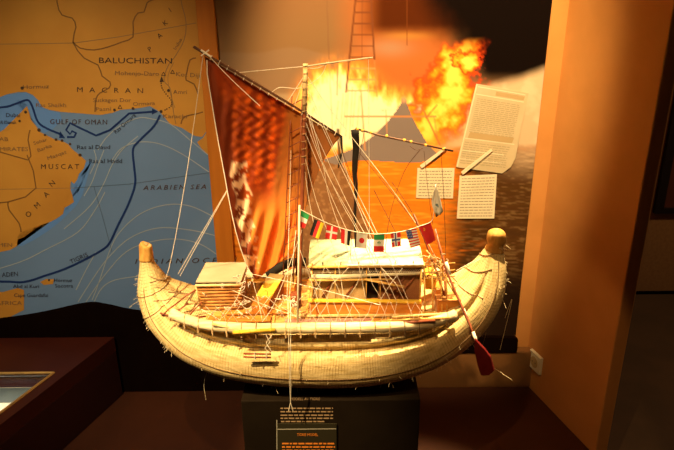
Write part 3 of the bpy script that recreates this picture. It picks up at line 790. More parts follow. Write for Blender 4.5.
# near and far side rolls resting on the edge
for sgn in (-1, 1):
    w = MB()
    pts = []
    for x in np.linspace(-.39 if sgn < 0 else -.36, .275, 60):
        i = near_x(x); c = SS[i]; zz = .897 + .55 * max(0, abs(x + .05) - .22) ** 2 * 2.2
        pts.append(Vector((x, YB + sgn * (min(.148, c[3] * .90)), zz)))
    w.tube(pts, .0125, 14)
    side = w.build('side_roll', 'roll', boat, smooth=True)
    for x in np.linspace(-.36, .25, 19):
        w = MB(); q = min(pts, key=lambda s_: abs(s_.x - x))
        w.tube([q + Vector((.001, math.cos(a) * .0134, math.sin(a) * .0134)) for a in np.linspace(0, 2 * PI, 16)], .0010, 5)
        if sgn < 0: w.tube([q + Vector((0, -.0135, -.004)), q + Vector((.001, -.0155, -.016))], .0022, 5)
        w.build('lashing', 'darkrope' if sgn < 0 and random.random() < .4 else 'tanthread', side)
# frayed straw sticking out
w = MB()
for k in range(170):
    if k < 60: fi = random.uniform(34, 66)
    elif k < 105: fi = random.uniform(150, 185)
    else: fi = random.uniform(60, 140)
    th = random.uniform(1.02, 1.5) * PI
    a = hullpt(fi, th); d_ = (a - hullpt(fi, th, -.01)).normalized() + Vector((random.uniform(-.9, .9), random.uniform(-.5, .3), random.uniform(-.8, .5)))
    l = random.uniform(.002, .008) * (2.0 if random.random() < .12 else 1)
    w.tube([a, a + d_ * l * .5, a + d_ * l + Vector((0, 0, -l * .3))], .00035, 4)
o = w.build('frayed_straw', 'roll', hull); o['kind'] = 'stuff'
w = MB()
for u0, v0, u1, v1, u2, v2 in ((480, 352, 486, 330, 470, 334), (500, 350, 512, 300, 505, 318), (470, 340, 484, 360, 512, 380), (208, 368, 204, 384, 206, 400)):
    yy = 1.3; w.tube([P(*q[:2], yy) for q in smoothline([(u2, v2), (u1, v1), (u0, v0)], 6)], .0006, 4)
w.build('loose_straw', 'roll', hull)

# deck
def bx(name, mat, u0, u1, v, y0, y1, z0, z1, parent, bevel=0):
    a = P(u0, v, y0).x; b_ = P(u1, v, y0).x
    w = MB(); w.box(a, b_, y0, y1, z0, z1); return w.build(name, mat, parent, bevel=bevel)
deck_x0, deck_x1 = P(196, 312, 1.24).x, P(446, 312, 1.24).x
w = MB()
n = 34
for k in range(n):
    yk = 1.232 + k * (1.468 - 1.232) / n
    x0 = deck_x0 + random.uniform(-.004, .004) + .0015 * abs(k - n / 2); x1 = deck_x1 + random.uniform(-.004, .004) - .0012 * abs(k - n / 2)
    w.tube([(x0, yk, ZD - .006), (x1, yk, ZD - .006)], .0036, 6)
deck = w.build('deck', 'deckwood', boat, smooth=True)
for k in range(15):
    w = MB(); x = deck_x0 + .02 + k * (deck_x1 - deck_x0 - .04) / 14; w.box(x, x + .006, 1.226, 1.474, ZD - .003, ZD); w.build('deck_batten', 'bamboo', deck)
bx('deck_board', 'mauve', 284, 372, 320, 1.222, 1.246, ZD - .001, ZD + .004, boat, .001)
bx('deck_board', 'bamboo_pale', 296, 430, 316, 1.256, 1.268, ZD + .001, ZD + .007, boat, .001)
bx('deck_board', 'orange', 205, 270, 316, 1.236, 1.262, ZD + .001, ZD + .005, boat, .001)
bx('deck_board', 'orange', 220, 290, 309, 1.272, 1.290, ZD + .001, ZD + .005, boat, .001)

# fore basket cabin at the bow
x0, x1 = P(197, 285, 1.30).x, P(240, 285, 1.30).x
fb = thing('basket_box', ((x0 + x1) / 2, 1.35, ZD), 'woven straw basket box with a flat beige lid near the left bow', 'box')
w = MB(); zt = .966
w.hexa([(x0 + .008, 1.302, ZD + .001), (x1, 1.302, ZD + .001), (x1, 1.396, ZD + .001), (x0 + .014, 1.396, ZD + .001), (x0, 1.298, zt), (x1 + .002, 1.298, zt), (x1 + .002, 1.40, zt), (x0, 1.40, zt)])
fbb = w.build('basket_body', 'basket', fb, bevel=.003)
for k in range(8):
    w = MB(); z = ZD + .005 + k * .0088
    w.tube([(x0 + .006 - k * .0008, 1.3005 - .0004 * k, z), (x1 - .001, 1.3005 - .0004 * k, z), (x1 - .001, 1.397, z)], .0042, 8); w.build('woven_band', 'basket', fb, smooth=True)
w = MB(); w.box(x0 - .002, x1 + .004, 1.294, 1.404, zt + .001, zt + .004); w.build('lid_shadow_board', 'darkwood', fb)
w = MB(); w.hexa([(x0, 1.292, zt + .005), (x1 + .004, 1.292, zt + .005), (x1 + .006, 1.406, zt + .004), (x0 + .001, 1.406, zt + .004), (x0, 1.292, zt + .0075), (x1 + .004, 1.292, zt + .0075), (x1 + .006, 1.406, zt + .0065), (x0 + .001, 1.406, zt + .0065)])
w.build('lid', 'beigelid', fb)
w = MB(); w.tube([(x0 - .002, 1.2935, zt - .003), (x1 + .006, 1.2935, zt - .003)], .0032, 8); w.tube([(x0 - .002, 1.2935, zt - .003), (x0 + .004, 1.298, ZD + .003)], .002, 6)
w.build('lid_rail', 'bamboo_pale', fb, smooth=True)

# slanted boxes amidships
def leaning(name, quad, mat, label, side='redwood'):
    q = [P(*c) for c in quad]            # front left, front right, back right, back left of the sloping lid
    z0 = ZD + .001
    t_ = thing(name, (sum(c.x for c in q) / 4, sum(c.y for c in q) / 4, z0), label, 'box')
    w = MB(); w.hexa([(c.x, c.y, z0) for c in q] + [c for c in q]); w.build('box_body', side, t_)
    up = Vector((0, 0, .0008)); ce = sum(q, Vector((0, 0, 0))) / 4; qq = [c + (c - ce) * .07 + up for c in q]
    w = MB(); w.hexa(qq + [c + Vector((0, 0, .003)) for c in qq]); w.build('lid', mat, t_)
    return t_
leaning('deck_crate', [(257, 296.5, 1.315), (271, 298, 1.315), (283.5, 276.5, 1.375), (270, 275.5, 1.375)], 'yellow', 'crate with a steeply sloping yellow lid on the deck right of the basket box')
leaning('deck_crate', [(282, 287, 1.375), (294, 288, 1.375), (297, 277.5, 1.425), (286, 277, 1.425)], 'bamboo', 'small crate with a tan lid behind the mast foot', 'orange')
leaning('deck_crate', [(252, 307, 1.272), (267, 308, 1.272), (270, 299.5, 1.305), (256, 299, 1.305)], 'orange', 'low crate with an orange lid right in front of the sloping yellow lid', 'orange')
w = MB(); a = P(296, 300, 1.33); w.box(a.x - .012, a.x + .012, 1.31, 1.33, ZD + .001, ZD + .035); tag(w.build('provision_box', 'redwood', bevel=.003), 'small dark red box on deck beside the main cabin corner', 'box')

# main cabin
cx0, cx1 = P(311, 290, 1.28).x, P(420.5, 290, 1.28).x
zr = 1.021
cab = bpy.data.objects.new('cabin', None)
w = MB(); w.box(cx0, cx1, 1.286, 1.414, ZD + .001, ZD + .028); cabin = w.build('cabin', 'orange', boat)
xm = P(365, 285, 1.285).x; xm2 = P(378.5, 285, 1.285).x
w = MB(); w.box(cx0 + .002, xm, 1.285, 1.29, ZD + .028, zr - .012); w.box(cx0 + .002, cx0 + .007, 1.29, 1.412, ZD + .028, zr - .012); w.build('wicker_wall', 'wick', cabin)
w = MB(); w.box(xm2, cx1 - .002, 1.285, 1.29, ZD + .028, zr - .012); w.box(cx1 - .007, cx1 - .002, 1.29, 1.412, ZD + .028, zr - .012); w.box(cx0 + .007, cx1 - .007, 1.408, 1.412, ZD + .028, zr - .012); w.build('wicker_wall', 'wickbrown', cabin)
w = MB(); w.box(xm, xm2, 1.300, 1.304, ZD + .028, zr - .012); w.build('doorway', 'blackcloth', cabin)
# arched roof
def roofz(t): return zr + .017 * math.sin(PI * t)
w = MB(); nsec = 14; a_, b_ = [], []
prof = [(1.270 + .165 * t, roofz(t)) for t in np.linspace(0, 1, nsec)] + [(1.270 + .165 * t, roofz(t) - .004) for t in np.linspace(1, 0, nsec)]
w.prism([(cx0 - .004, y, z) for y, z in prof], (cx1 - cx0 + .008, 0, 0))
roof = w.build('cabin_roof', 'greencanvas', cabin)
w = MB()
xs_ = np.linspace(cx0 - .002, cx1 + .002, 60)
# draped paler cloth over part of the roof
yb2 = 1.268
prof2 = [(1.264 + .14 * t, roofz(t * .86) + .0018) for t in np.linspace(0, 1, 10)]
xa, xb = P(347, 255, 1.29).x, cx1 + .003
for i in range(len(prof2) - 1):
    s0 = .028 * (i / 9.0) ; s1 = .028 * ((i + 1) / 9.0)
    w.hexa([(xa + s0, prof2[i][0], prof2[i][1]), (xb - s0 * .2, prof2[i][0], prof2[i][1]), (xb - s1 * .2, prof2[i + 1][0], prof2[i + 1][1]), (xa + s1, prof2[i + 1][0], prof2[i + 1][1]),
            (xa + s0, prof2[i][0], prof2[i][1] + .002), (xb - s0 * .2, prof2[i][0], prof2[i][1] + .002), (xb - s1 * .2, prof2[i + 1][0], prof2[i + 1][1] + .002), (xa + s1, prof2[i + 1][0], prof2[i + 1][1] + .002)])
w.build('roof_cloth', 'canvas', roof)
w = MB(); w.tube([(cx0 - .006, 1.268, zr - .001), (cx1 + .006, 1.268, zr - .001)], .0034, 8); w.build('eave_pole', 'bamboo', roof, smooth=True)
w = MB(); w.tube([(cx0 - .004, 1.276, zr - .0085), (cx1 + .004, 1.276, zr - .0085)], .0045, 8); w.build('eave_pole', 'darkwood', roof, smooth=True)
w = MB(); zig = []
for k in range(51): zig.append((cx0 + (cx1 - cx0) * k / 50, 1.2745, zr - .0125 - (.007 if k % 2 else 0)))
w.tube(zig, .0009, 5); w.tube([(x, y, 2 * (zr - .016) - z) for x, y, z in zig], .0009, 5); w.build('eave_lacing', 'thread', roof)
w = MB(); w.tube([(cx0 + .002, 1.273, zr - .027), ((cx0 + xm) / 2, 1.271, zr - .0285), (xm + .002, 1.273, zr - .027)], .0058, 10); w.build('rolled_awning', 'canvas', cabin, smooth=True)
w = MB(); w.tube([(xm, 1.274, zr - .026), (cx1, 1.276, zr - .024)], .0035, 8); w.build('rolled_awning', 'canvas', cabin, smooth=True)
w = MB(); w.tube([(cx0 - .004, 1.27, zr - .036), (xm + .06, 1.27, zr - .036)], .0028, 7); w.tube([(xm, 1.268, zr - .034), (xm + .09, 1.262, zr - .052)], .003, 7); w.build('cane_rail', 'bamboo', cabin, smooth=True)
for u in (312, 335, 366, 380, 420):
    w = MB(); x = P(u, 285, 1.275).x; w.tube([(x, 1.272, ZD + .002), (x + .001, 1.272, zr + .006)], .0024 if u in (312, 420) else .0013, 6); w.build('cabin_post', 'bamboo', cabin, smooth=True)
for u, du in ((322, 14), (345, 16), (405, -18), (390, 16), (398, 18)):
    w = MB(); w.tube([P(u, 297, 1.281), P(u + du, 275, 1.281)], .0018 if u < 350 else .0012, 6); w.build('wall_brace', 'redwood', cabin, smooth=True)
w = MB(); a, b_ = P(308, 300.5, 1.258), P(421, 301.5, 1.258); w.tube([a, b_], .0050, 10); w.build('hand_rail', 'yellow', cabin, smooth=True)
w = MB(); zr0 = (a.z + b_.z) / 2
w.box(cx0 - .003, cx1 + .001, 1.259, 1.263, ZD + .003, zr0 - .005); w.build('rail_panel', 'orange', cabin)
for k in range(6):
    w = MB(); x = cx0 + (cx1 - cx0) * (k + .7) / 6.2; w.tube([(x, 1.272, zr + .002), (x, 1.266, zr + .012)], .0013, 5); w.build('roof_peg', 'darkwood', roof)

# net of white cord along the near side
w = MB()
def crossnet(u0, u1, v0, v1, n, y):
    for k in range(n):
        a = u0 + (u1 - u0) * k / n; st = (u1 - u0) / n
        e = lambda: random.uniform(-.25, .25) * st
        if random.random() < .85: w.tube([P(a + e(), v0, y), P(a + st * .5 + e(), (v0 + v1) / 2, y - .002), P(a + st + e(), v1, y)], .0006, 4)
        if random.random() < .75: w.tube([P(a + e(), v1, y), P(a + st * .5 + e(), (v0 + v1) / 2, y - .002), P(a + st * 1.1 + e(), v0, y)], .0006, 4)
crossnet(308, 425, 302, 324, 13, 1.232)
crossnet(308, 420, 268, 300, 6, 1.254)
crossnet(222, 300, 296, 322, 5, 1.238)
crossnet(205, 240, 306, 322, 3, 1.236)
w.build('cord_netting', 'thread', boat)
# coils and little cord knots amidships
w = MB()
for k in range(46):
    u = random.choice([random.uniform(236, 252), random.uniform(276, 300), random.uniform(205, 300)]); v = random.uniform(270, 322) if u < 250 else random.uniform(296, 322)
    c = P(u, v, random.uniform(1.24, 1.28)); pts = [c + Vector((random.uniform(-.010, .010), random.uniform(-.004, .004), random.uniform(-.007, .007))) for _ in range(5)]
    w = MB(); w.tube([Vector(q) for q in smoothline([tuple(q) for q in pts], 3)], .0008, 4); w.build('cord_coil', 'thread', boat)
# cane poles lying along the near edge
for u0, v0, u1, v1, y, r, mt in ((233, 332.5, 275, 329.8, 1.188, .0045, 'yellow'), (212, 324, 236, 329, 1.20, .003, 'bamboo_pale'), (383, 325, 435, 320.5, 1.205, .004, 'redwood'), (380, 321, 450, 318, 1.21, .0028, 'bamboo'), (392, 317, 452, 313, 1.235, .0026, 'bamboo_pale'), (300, 315, 436, 312.5, 1.262, .003, 'bamboo')):
    w = MB(); w.tube([P(u0, v0, y), P(u1, v1, y)], r, 8)
    d_ = P(u1, v1, y) - P(u0, v0, y)
    for t in (.15, .4, .65, .9): c = P(u0, v0, y) + d_ * t; w.tube([c - d_.normalized() * .001, c + d_.normalized() * .001], r * 1.15, 8)
    w.build('cane_pole', mt, boat, smooth=True)
# lattice poles on the bow
w = MB()
for (a, b_) in (((162, 316), (176, 304)), ((170, 320), (188, 303)), ((176, 304), (196, 290)), ((160, 313), (184, 322)), ((184, 322), (202, 302)), ((178, 322), (206, 316))):
    w = MB(); w.tube([P(*a, 1.262), P((a[0] + b_[0]) / 2, (a[1] + b_[1]) / 2 - 1.2, 1.268), P(*b_, 1.275)], .0021, 6); w.build('bow_lattice_bar', 'redwood', boat, smooth=True)
# bow stay bundle of cords near the basket
w = MB()
for (a, b_) in (((184, 306), (199, 284)), ((190, 300), (197, 288)), ((150, 283), (170, 276)), ((168, 292), (190, 294))): w.tube([P(*a, 1.30), P(*b_, 1.31)], .0017, 6)
w.build('bow_cord', 'darkrope', boat)
# small sticks hanging on the hull side
w = MB(); ys = 1.172
for v in (353.6, 357.0): w.tube([P(243.5, v, ys), P(271, v + .6, ys)], .0021, 8)
st = w.build('hanging_stick', 'redwood', boat, smooth=True)
w = MB()
for u in (255, 266.5): w.tube([P(u, 352, ys - .0026), P(u, 359.5, ys - .0026)], .0014, 5)
w.tube([P(266, 335, 1.178), P(270, 342, 1.175), P(265, 348, 1.174), P(269, 353, ys - .002)], .0009, 5); w.tube([P(272, 335, 1.178), P(266, 343, 1.175), P(272, 352, ys - .002)], .0009, 5)
w.build('binding_cord', 'thread', st)
# the two cords hanging over the side
w = MB()
for du in (0, 2.4):
    w.tube([P(288 + du, 300, 1.225), P(288.3 + du, 322, 1.180), P(288.8 + du * .8, 345, 1.164), P(289.4 + du * .6, 366, 1.160), P(290 + du * .4, 388, 1.165), P(290.6, 404, 1.172)], .0009, 5)
w.tube([P(290.5, 402, 1.171), P(288.6, 411, 1.171)], .0009, 5); w.tube([P(290.5, 402, 1.171), P(293, 411, 1.171)], .0009, 5)
w.build('hanging_cord', 'thread', boat)

# ---------------- rig
YMt = 1.33
def px(mb, pts, r, n=5, r2=None): mb.tube([P(*q) for q in pts], r, n, r2)
w = MB(); px(w, [(305.5, 64, 1.335), (304.5, 110, 1.325), (303, 170, 1.30), (301, 240, 1.27), (299, 308, 1.245)], .0046, 10); 
mast = w.build('mast', 'redwood', boat, smooth=True)
w = MB(); px(w, [(305.6, 63.5, 1.334), (305, 86, 1.329), (304.4, 112, 1.323)], .0056, 10); w.build('mast_top', 'bamboo_pale', mast, smooth=True)
w = MB(); px(w, [(305.5, 70, 1.34), (303.5, 130, 1.37), (299.5, 200, 1.41), (296.5, 284, 1.45)], .0036, 8); w.build('mast', 'darkwood', boat, smooth=True)
w = MB()
for v in np.arange(68, 170, 7.5): 
    c = P(305.5 - (v - 64) * .02, v, 1.333 - (v - 64) * .0003); w.tube([c + Vector((math.cos(a) * .0056, math.sin(a) * .0056, .001 * a)) for a in np.linspace(0, 2 * PI, 10)], .0008, 4)
w.build('lashing', 'tanthread', mast)
# ladder beside mast
w = MB(); px(w, [(292, 96, 1.345), (289.5, 140, 1.34), (287, 190, 1.33), (283, 275, 1.32)], .0014, 6); px(w, [(302, 100, 1.335), (300, 150, 1.325), (297.5, 205, 1.31), (293, 285, 1.30)], .0014, 6)
for k in range(13):
    v = 102 + k * 14; px(w, [(291.6 - (v - 96) * .05, v + 3, 1.345 - (v - 96) * .00014), (302 - (v - 100) * .047, v - 2.5, 1.335 - (v - 100) * .0002)], .0013, 5)
w.build('rope_ladder', 'redwood', boat, smooth=True)
# white pole beside mast at flag height
w = MB(); px(w, [(299.5, 205, 1.262), (297.5, 330, 1.20)], .0022, 8); w.build('flag_staff', 'canvas', boat, smooth=True)
# yard
w = MB(); px(w, [(193.5, 46.5, 1.30), (207, 55, 1.302), (260, 86, 1.312), (303, 112, 1.322), (341, 136.5, 1.332)], .0030, 8, .0026); yard = w.build('yard', 'darkwood', boat, smooth=True)
w = MB()
for t in np.linspace(.08, .98, 16):
    u = 200 + (338 - 200) * t; v = 51 + (135 - 51) * t; c = P(u, v, 1.302 + .03 * t)
    w.tube([c + Vector((math.cos(a) * .0044 * .5, math.sin(a) * .0044, math.cos(a) * .0044)) for a in np.linspace(0, 2 * PI, 9)], .0010, 4)
px(w, [(201, 50, 1.296), (211, 57, 1.296)], .0022, 5); px(w, [(201, 56, 1.296), (209, 50, 1.296)], .0014, 5)
w.build('lashing', 'thread', yard)
w = MB(); px(w, [(305, 66.5, 1.33), (340, 61.5, 1.335), (373, 57.5, 1.34)], .0017, 6); w.build('masthead_spar', 'canvas', boat)
# sail
Lf = smoothline([(204.5, 56), (208.5, 82), (213, 110), (218, 140), (224, 172), (230, 205), (237, 236), (246, 264), (252, 274)], 14)
Rt = smoothline([(340, 137), (333, 146), (327, 155), (320, 168), (312, 190), (305, 210), (298, 234), (286, 256), (262, 273)], 14)
ns, nt_ = 96, len(Lf)
Pq = np.zeros((nt_, ns, 3)); Uq = np.zeros((nt_, ns)); Vq = np.zeros((nt_, ns)); SSq = np.zeros((nt_, ns)); Tq = np.zeros((nt_, ns))
Dq = np.zeros((nt_, ns))
for i in range(nt_):
    for j in range(ns):
        s_ = j / (ns - 1); t = i / (nt_ - 1)
        u = Lf[i][0] * (1 - s_) + Rt[i][0] * s_; v = Lf[i][1] * (1 - s_) + Rt[i][1] * s_
        v += 3.0 * math.sin(PI * s_) * t * 2
        Uq[i, j], Vq[i, j], SSq[i, j], Tq[i, j] = u, v, s_, t
Dq = 1.307 + .026 * SSq + np.sin(PI * SSq) * (.040 * np.sin(PI * np.clip(Tq * 1.05, 0, 1)) + .006)
Dq += .0026 * np.sin((Uq * .9 + Vq * .12) / 2.6 + 5 * fbm(Uq / 30, Vq / 30, 31)) * sst(0, .2, Tq) * sst(.0, .12, SSq) * sst(1, .85, SSq)
low = sst(190, 235, Vq) * sst(0, .2, SSq) * sst(1, .8, SSq)
Dq += low * .008 * np.sin(Uq / 2.3 + Vq / 9.0)
bas = sst(88, 110, Vq) * sst(190, 165, Vq) * sst(285, 270, Uq) * sst(225, 238, Uq)
Dq += bas * .003 * np.sin(Uq / 1.9 + 2 * np.sin(Vq / 5)) * np.sin(Vq / 2.4)
D = RF + RX * ((Uq - 337) / FPX)[..., None] - RU * ((Vq - 225) / FPX)[..., None]
Pq = np.array(CAM) + D * (Dq[..., None] / D[..., 1:2])
C = np.zeros(Uq.shape + (3,))
def mixs(c, a):
    global C
    a = np.clip(a, 0, 1)[..., None]; C = C * (1 - a) + np.array(c) * a
nn1 = fbm(Uq / 16, Vq / 16, 41); nn2 = fbm(Uq / 5, Vq / 4, 42)
C[:] = (.40, .055, .008)
mixs((.60, .10, .010), sst(.45, .7, nn1) * .8)
cell = (np.sin((Uq + Vq * .9) / 2.6) * np.sin((Vq - Uq * .35) / 3.0 + 1.5 * (nn1 - .5)))
reg = sst(78, 100, Vq) * sst(200, 170, Vq) * sst(214, 236, Uq - (Vq - 120) * .12) * sst(300, 276, Uq)
mixs((.90, .17, .014), reg * sst(-.1, .7, cell + .6 * (nn2 - .5)) * .9)
mixs((.30, .04, .008), reg * sst(-.15, -.8, cell) * .5)
pyr = sst(0, 9, Uq - (284 - (Vq - 100) * .17)) * sst(96, 112, Vq) * sst(232, 205, Vq)
mixs((.60, .23, .045), pyr * .85)
mixs((.80, .28, .04), sst(185, 215, Vq) * sst(238, 252, Uq) * .8)
mixs((.85, .20, .03), sst(200, 225, Vq) * sst(268, 282, Uq) * sst(.42, .6, fbm(Uq / 4, Vq / 8, 47)) * .9)
mixs((.28, .05, .014), sst(9, 4, Uq - Lf[0][0] - (Vq - 56) * .215 + 0 * Uq) * .9)
edge_shade = sst(.30, .10, SSq) * sst(.1, .2, Tq)  # shadow along the left edge, painted into the sail with the line above
mixs((.24, .04, .012), edge_shade * .75)
mixs((.30, .13, .05), sst(301, 306, Uq) * .5)
# pale light dapple down the luff, painted into the cloth colour
dapple_n = fbm(Uq / 4.2, Vq / 4.6, 77, 2); ctr = 243 + (Vq - 200) * .14 + 2.2 * np.sin(Vq / 6)
dapple = sst(9.5, 7, np.abs(Uq - ctr)) * sst(.44, .53, dapple_n) * sst(160, 164, Vq) * sst(270, 264, Vq)
mixs((.95, .70, .45), dapple)
sail = gridmesh('sail', Pq, C, vcol('sail_cloth', .65, .25, trans=.35, bump=.25), boat, thick=.0008, smooth=True)
w = MB(); px(w, [(207, 60, 1.298)] + [(q[0], q[1], 1.300) for q in Lf[10:-6:8]] + [(247, 268, 1.300)], .0011, 5); w.build('bolt_rope', 'thread', sail)
# black cloth bundle under the sail foot
w = MB(); px(w, [(268, 276, 1.44), (280, 267, 1.445), (292, 262, 1.45), (306, 262, 1.45)], .012, 10); w.build('furled_cloth', 'blackcloth', boat, smooth=True)

# stays and shrouds
w = MB()
TH = .00068
for l in ([(203, 56, 1.30), (188, 165, 1.32), (172, 255, 1.35), (163, 286, 1.35)], [(227, 190, 1.30), (200, 236, 1.33), (178, 274, 1.35)], [(227, 191, 1.30), (202, 236, 1.33), (180, 276, 1.35)],
          [(207, 54, 1.298), (232, 80, 1.290), (260, 106, 1.29)], [(234, 73, 1.31), (304, 66.5, 1.33)],
          [(272, 92, 1.31), (280, 87.5, 1.31), (297, 88.5, 1.32), (310, 84, 1.33), (322, 74, 1.335), (327, 62, 1.335)], [(305, 68, 1.33), (318, 68, 1.335), (329, 62, 1.335)],
          [(304, 76, 1.33), (288, 101, 1.318)], [(304, 78, 1.33), (295, 104, 1.318)],
          [(368.5, 58, 1.34), (369, 140, 1.33), (369.5, 252, 1.30), (370, 262, 1.262)],
          [(303, 148, 1.31), (316, 200, 1.29), (336, 256, 1.27), (344, 300, 1.25)], [(305, 132, 1.315), (333, 200, 1.29), (354, 248, 1.27), (366, 300, 1.25)],
          [(306, 112, 1.32), (346, 200, 1.29), (368, 240, 1.275), (396, 300, 1.25)], [(306, 84, 1.33), (334, 148, 1.31), (361, 200, 1.30), (388, 256, 1.27), (408, 300, 1.25)],
          [(306, 74, 1.33), (326, 104, 1.33), (362, 150, 1.33), (397, 196, 1.33), (424, 236, 1.33), (438, 262, 1.32)],
          [(305, 96, 1.325), (322, 160, 1.30), (330, 200, 1.29), (352, 262, 1.265)],
          [(338, 138, 1.335), (352, 190, 1.33), (372, 240, 1.31)],
          [(252, 274, 1.28), (298, 284, 1.25), (350, 297, 1.235), (380, 305, 1.23)], [(248, 270, 1.29), (236, 300, 1.26), (222, 318, 1.235)], [(250, 272, 1.29), (258, 300, 1.26), (262, 320, 1.235)],
          [(196, 306, 1.285), (220, 320, 1.24)], [(232, 290, 1.28), (262, 304, 1.26), (300, 318, 1.23)], [(296, 230, 1.27), (289, 300, 1.225)], [(291, 150, 1.34), (287, 300, 1.25)],
          [(304, 100, 1.325), (318, 150, 1.31), (340, 200, 1.29), (360, 236, 1.28), (390, 300, 1.25)], [(306, 92, 1.33), (352, 190, 1.31), (380, 244, 1.28), (398, 262, 1.27)], [(304, 160, 1.31), (309, 200, 1.29), (322, 262, 1.265)],
          [(305, 120, 1.32), (325, 170, 1.30), (356, 225, 1.28), (376, 262, 1.265)], [(302, 230, 1.27), (276, 300, 1.25), (262, 322, 1.225)], [(300, 250, 1.26), (318, 300, 1.245)],
          [(456, 271, 1.33), (470, 263, 1.34), (486, 254, 1.345)], [(454, 275, 1.33), (480, 259, 1.345)]):
    w = MB(); px(w, smoothline(l, 4), TH, 4); w.build('rigging_line', 'thread', boat)
w = MB()
for l in ([(340, 137, 1.335), (342, 150, 1.335), (352, 178, 1.33)], [(392, 182, 1.34), (414, 216, 1.33), (432, 262, 1.32)], [(374, 190, 1.34), (396, 233, 1.32)], [(420, 150, 1.35), (404, 172, 1.34), (390, 215, 1.33), (384, 262, 1.3)],
          [(424, 151, 1.35), (428, 190, 1.34), (433, 225, 1.33)], [(441, 153, 1.35), (444, 200, 1.35), (446, 262, 1.34)], [(357, 150, 1.35), (380, 178, 1.34), (418, 226, 1.33)], [(410, 146, 1.35), (416, 150, 1.35), (423, 148, 1.35)], [(364, 133, 1.35), (356, 180, 1.34), (350, 260, 1.29)]):
    w = MB(); px(w, smoothline(l, 4), .0007, 4); w.build('dark_rigging_line', 'darkwood', boat)
# after mast and its dark spar with green lashings
w = MB(); px(w, [(355.5, 128.5, 1.352), (380, 135.5, 1.353), (415, 143, 1.355), (453, 151, 1.357)], .0022, 8); sp = w.build('stern_spar', 'darkwood', boat, smooth=True)
w = MB()
for t in (.02, .07, .16, .32, .5, .57, .72, .9): 
    u = 355.5 + 97.5 * t; v = 128.8 + 22.5 * t; c = P(u, v, 1.352 + .005 * t); w.tube([c + Vector((-.0025, 0, 0)), c + Vector((.0025, 0, -.0004))], .0031, 8)
w.build('spar_lashing', 'yellow', sp, smooth=True)
w = MB()
px(w, smoothline([(355, 130, 1.352), (356, 148, 1.35), (354.5, 170, 1.348), (356, 190, 1.345), (355, 215, 1.34), (356, 262, 1.33)], 3), .0095, 8, .0018)
w.build('stern_mast', 'blackcloth', boat, smooth=True)
w = MB(); px(w, [(341, 136, 1.338), (342, 152, 1.34), (338, 168, 1.34)], .0035, 6, .001); w.build('furled_cloth', 'blackcloth', boat, smooth=True)

# steering platform at the stern
w = MB()
for u in (424, 432, 441, 446): px(w, [(u, 262, 1.30), (u + 1, 318, 1.262)], .0022, 6)
for v, y in ((263, 1.30), (270, 1.295), (276, 1.29)): px(w, [(420, v + 3, y), (455, v, y)], .0021, 6)
for a, b_ in (((420, 262), (444, 280)), ((444, 258), (422, 282)), ((418, 252), (426, 268)), ((430, 255), (424, 270)), ((426, 250), (440, 266)), ((420, 275), (455, 283)), ((436, 262), (456, 296))): px(w, [(*a, 1.31), (*b_, 1.295)], .0018, 6)
w.build('steering_platform', 'bamboo', boat, smooth=True)
w = MB(); a = P(425, 288, 1.33); b_ = P(436, 274, 1.33); w.box(a.x, b_.x, 1.32, 1.37, a.z, b_.z); w.build('canvas_locker', 'yellow', boat, bevel=.002)
w = MB()
for k in range(26):
    c = P(random.uniform(422, 452), random.uniform(252, 282), 1.29); pts = [c + Vector((random.uniform(-.008, .008), random.uniform(-.003, .003), random.uniform(-.006, .006))) for _ in range(4)]
    w = MB(); w.tube([Vector(q) for q in smoothline([tuple(q) for q in pts], 3)], .0010, 4); w.build('cord_coil', 'tanthread', boat)
a = P(437, 316, 1.27); b_ = P(463, 316, 1.27)
sb = thing('stern_crate', ((a.x + b_.x) / 2, 1.30, a.z), 'brown wooden crate on the stern deck beside the steering oars', 'crate')
w = MB(); zt2 = P(450, 301, 1.27).z; w.hexa([(a.x, 1.27, a.z), (b_.x, 1.27, a.z), (b_.x, 1.31, a.z), (a.x, 1.31, a.z), (a.x, 1.27, zt2), (b_.x - .008, 1.27, zt2), (b_.x - .008, 1.31, zt2), (a.x, 1.31, zt2)]); w.build('crate_body', 'orange', sb, bevel=.0015)
w = MB(); w.box(a.x - .002, b_.x - .007, 1.268, 1.312, zt2 + .0005, zt2 + .003); w.build('lid', 'basket', sb)
w = MB(); w.box(a.x, P(447, 300, 1.25).x, 1.30, 1.36, ZD, ZD + .05); w.build('stern_hutch', 'orange', boat, bevel=.002)

# steering oars
def oar(pts, blade, label, r=.0030):
    a = P(*pts[-1]); t_ = thing('steering_oar', a, label, 'oar', None)
    w = MB(); px(w, pts, r, 8); w.build('shaft', 'redwood', t_, smooth=True)
    if blade:
        w = MB(); y = blade[0]; w.prism([P(u, v, y) for u, v in blade[1]], (.004, .006, 0)); w.build('blade', 'oarred', t_, bevel=.0015)
    w = MB()
    for q in blade[2] if blade else []: px(w, q, r * 1.35, 8)
    if blade: w.build('binding', 'thread', t_, smooth=True)
oar([(435, 229, 1.33), (446, 270, 1.29), (458, 298, 1.24), (470, 325, 1.19), (476, 343, 1.16)],
    (1.155, [(474.5, 339), (478, 343), (484, 349), (490, 357), (494, 371), (489, 375.5), (481, 376), (477.5, 366), (474, 350)],
     [[(446, 262, 1.297), (450, 275, 1.281)], [(463, 309, 1.222), (467, 318, 1.204)], [(473, 332, 1.178), (477, 344, 1.158)]]),
    'front steering oar with a dark red blade hanging past the stern')
oar([(444, 266, 1.33), (445, 290, 1.30), (446, 308, 1.285)], None, 'upright brown oar shaft standing on the stern deck', .0022)
oar([(413.5, 214, 1.36), (424, 238, 1.35), (436, 270, 1.32), (446, 300, 1.29)], None, 'slanting brown oar shaft behind the plain red flag', .0026)

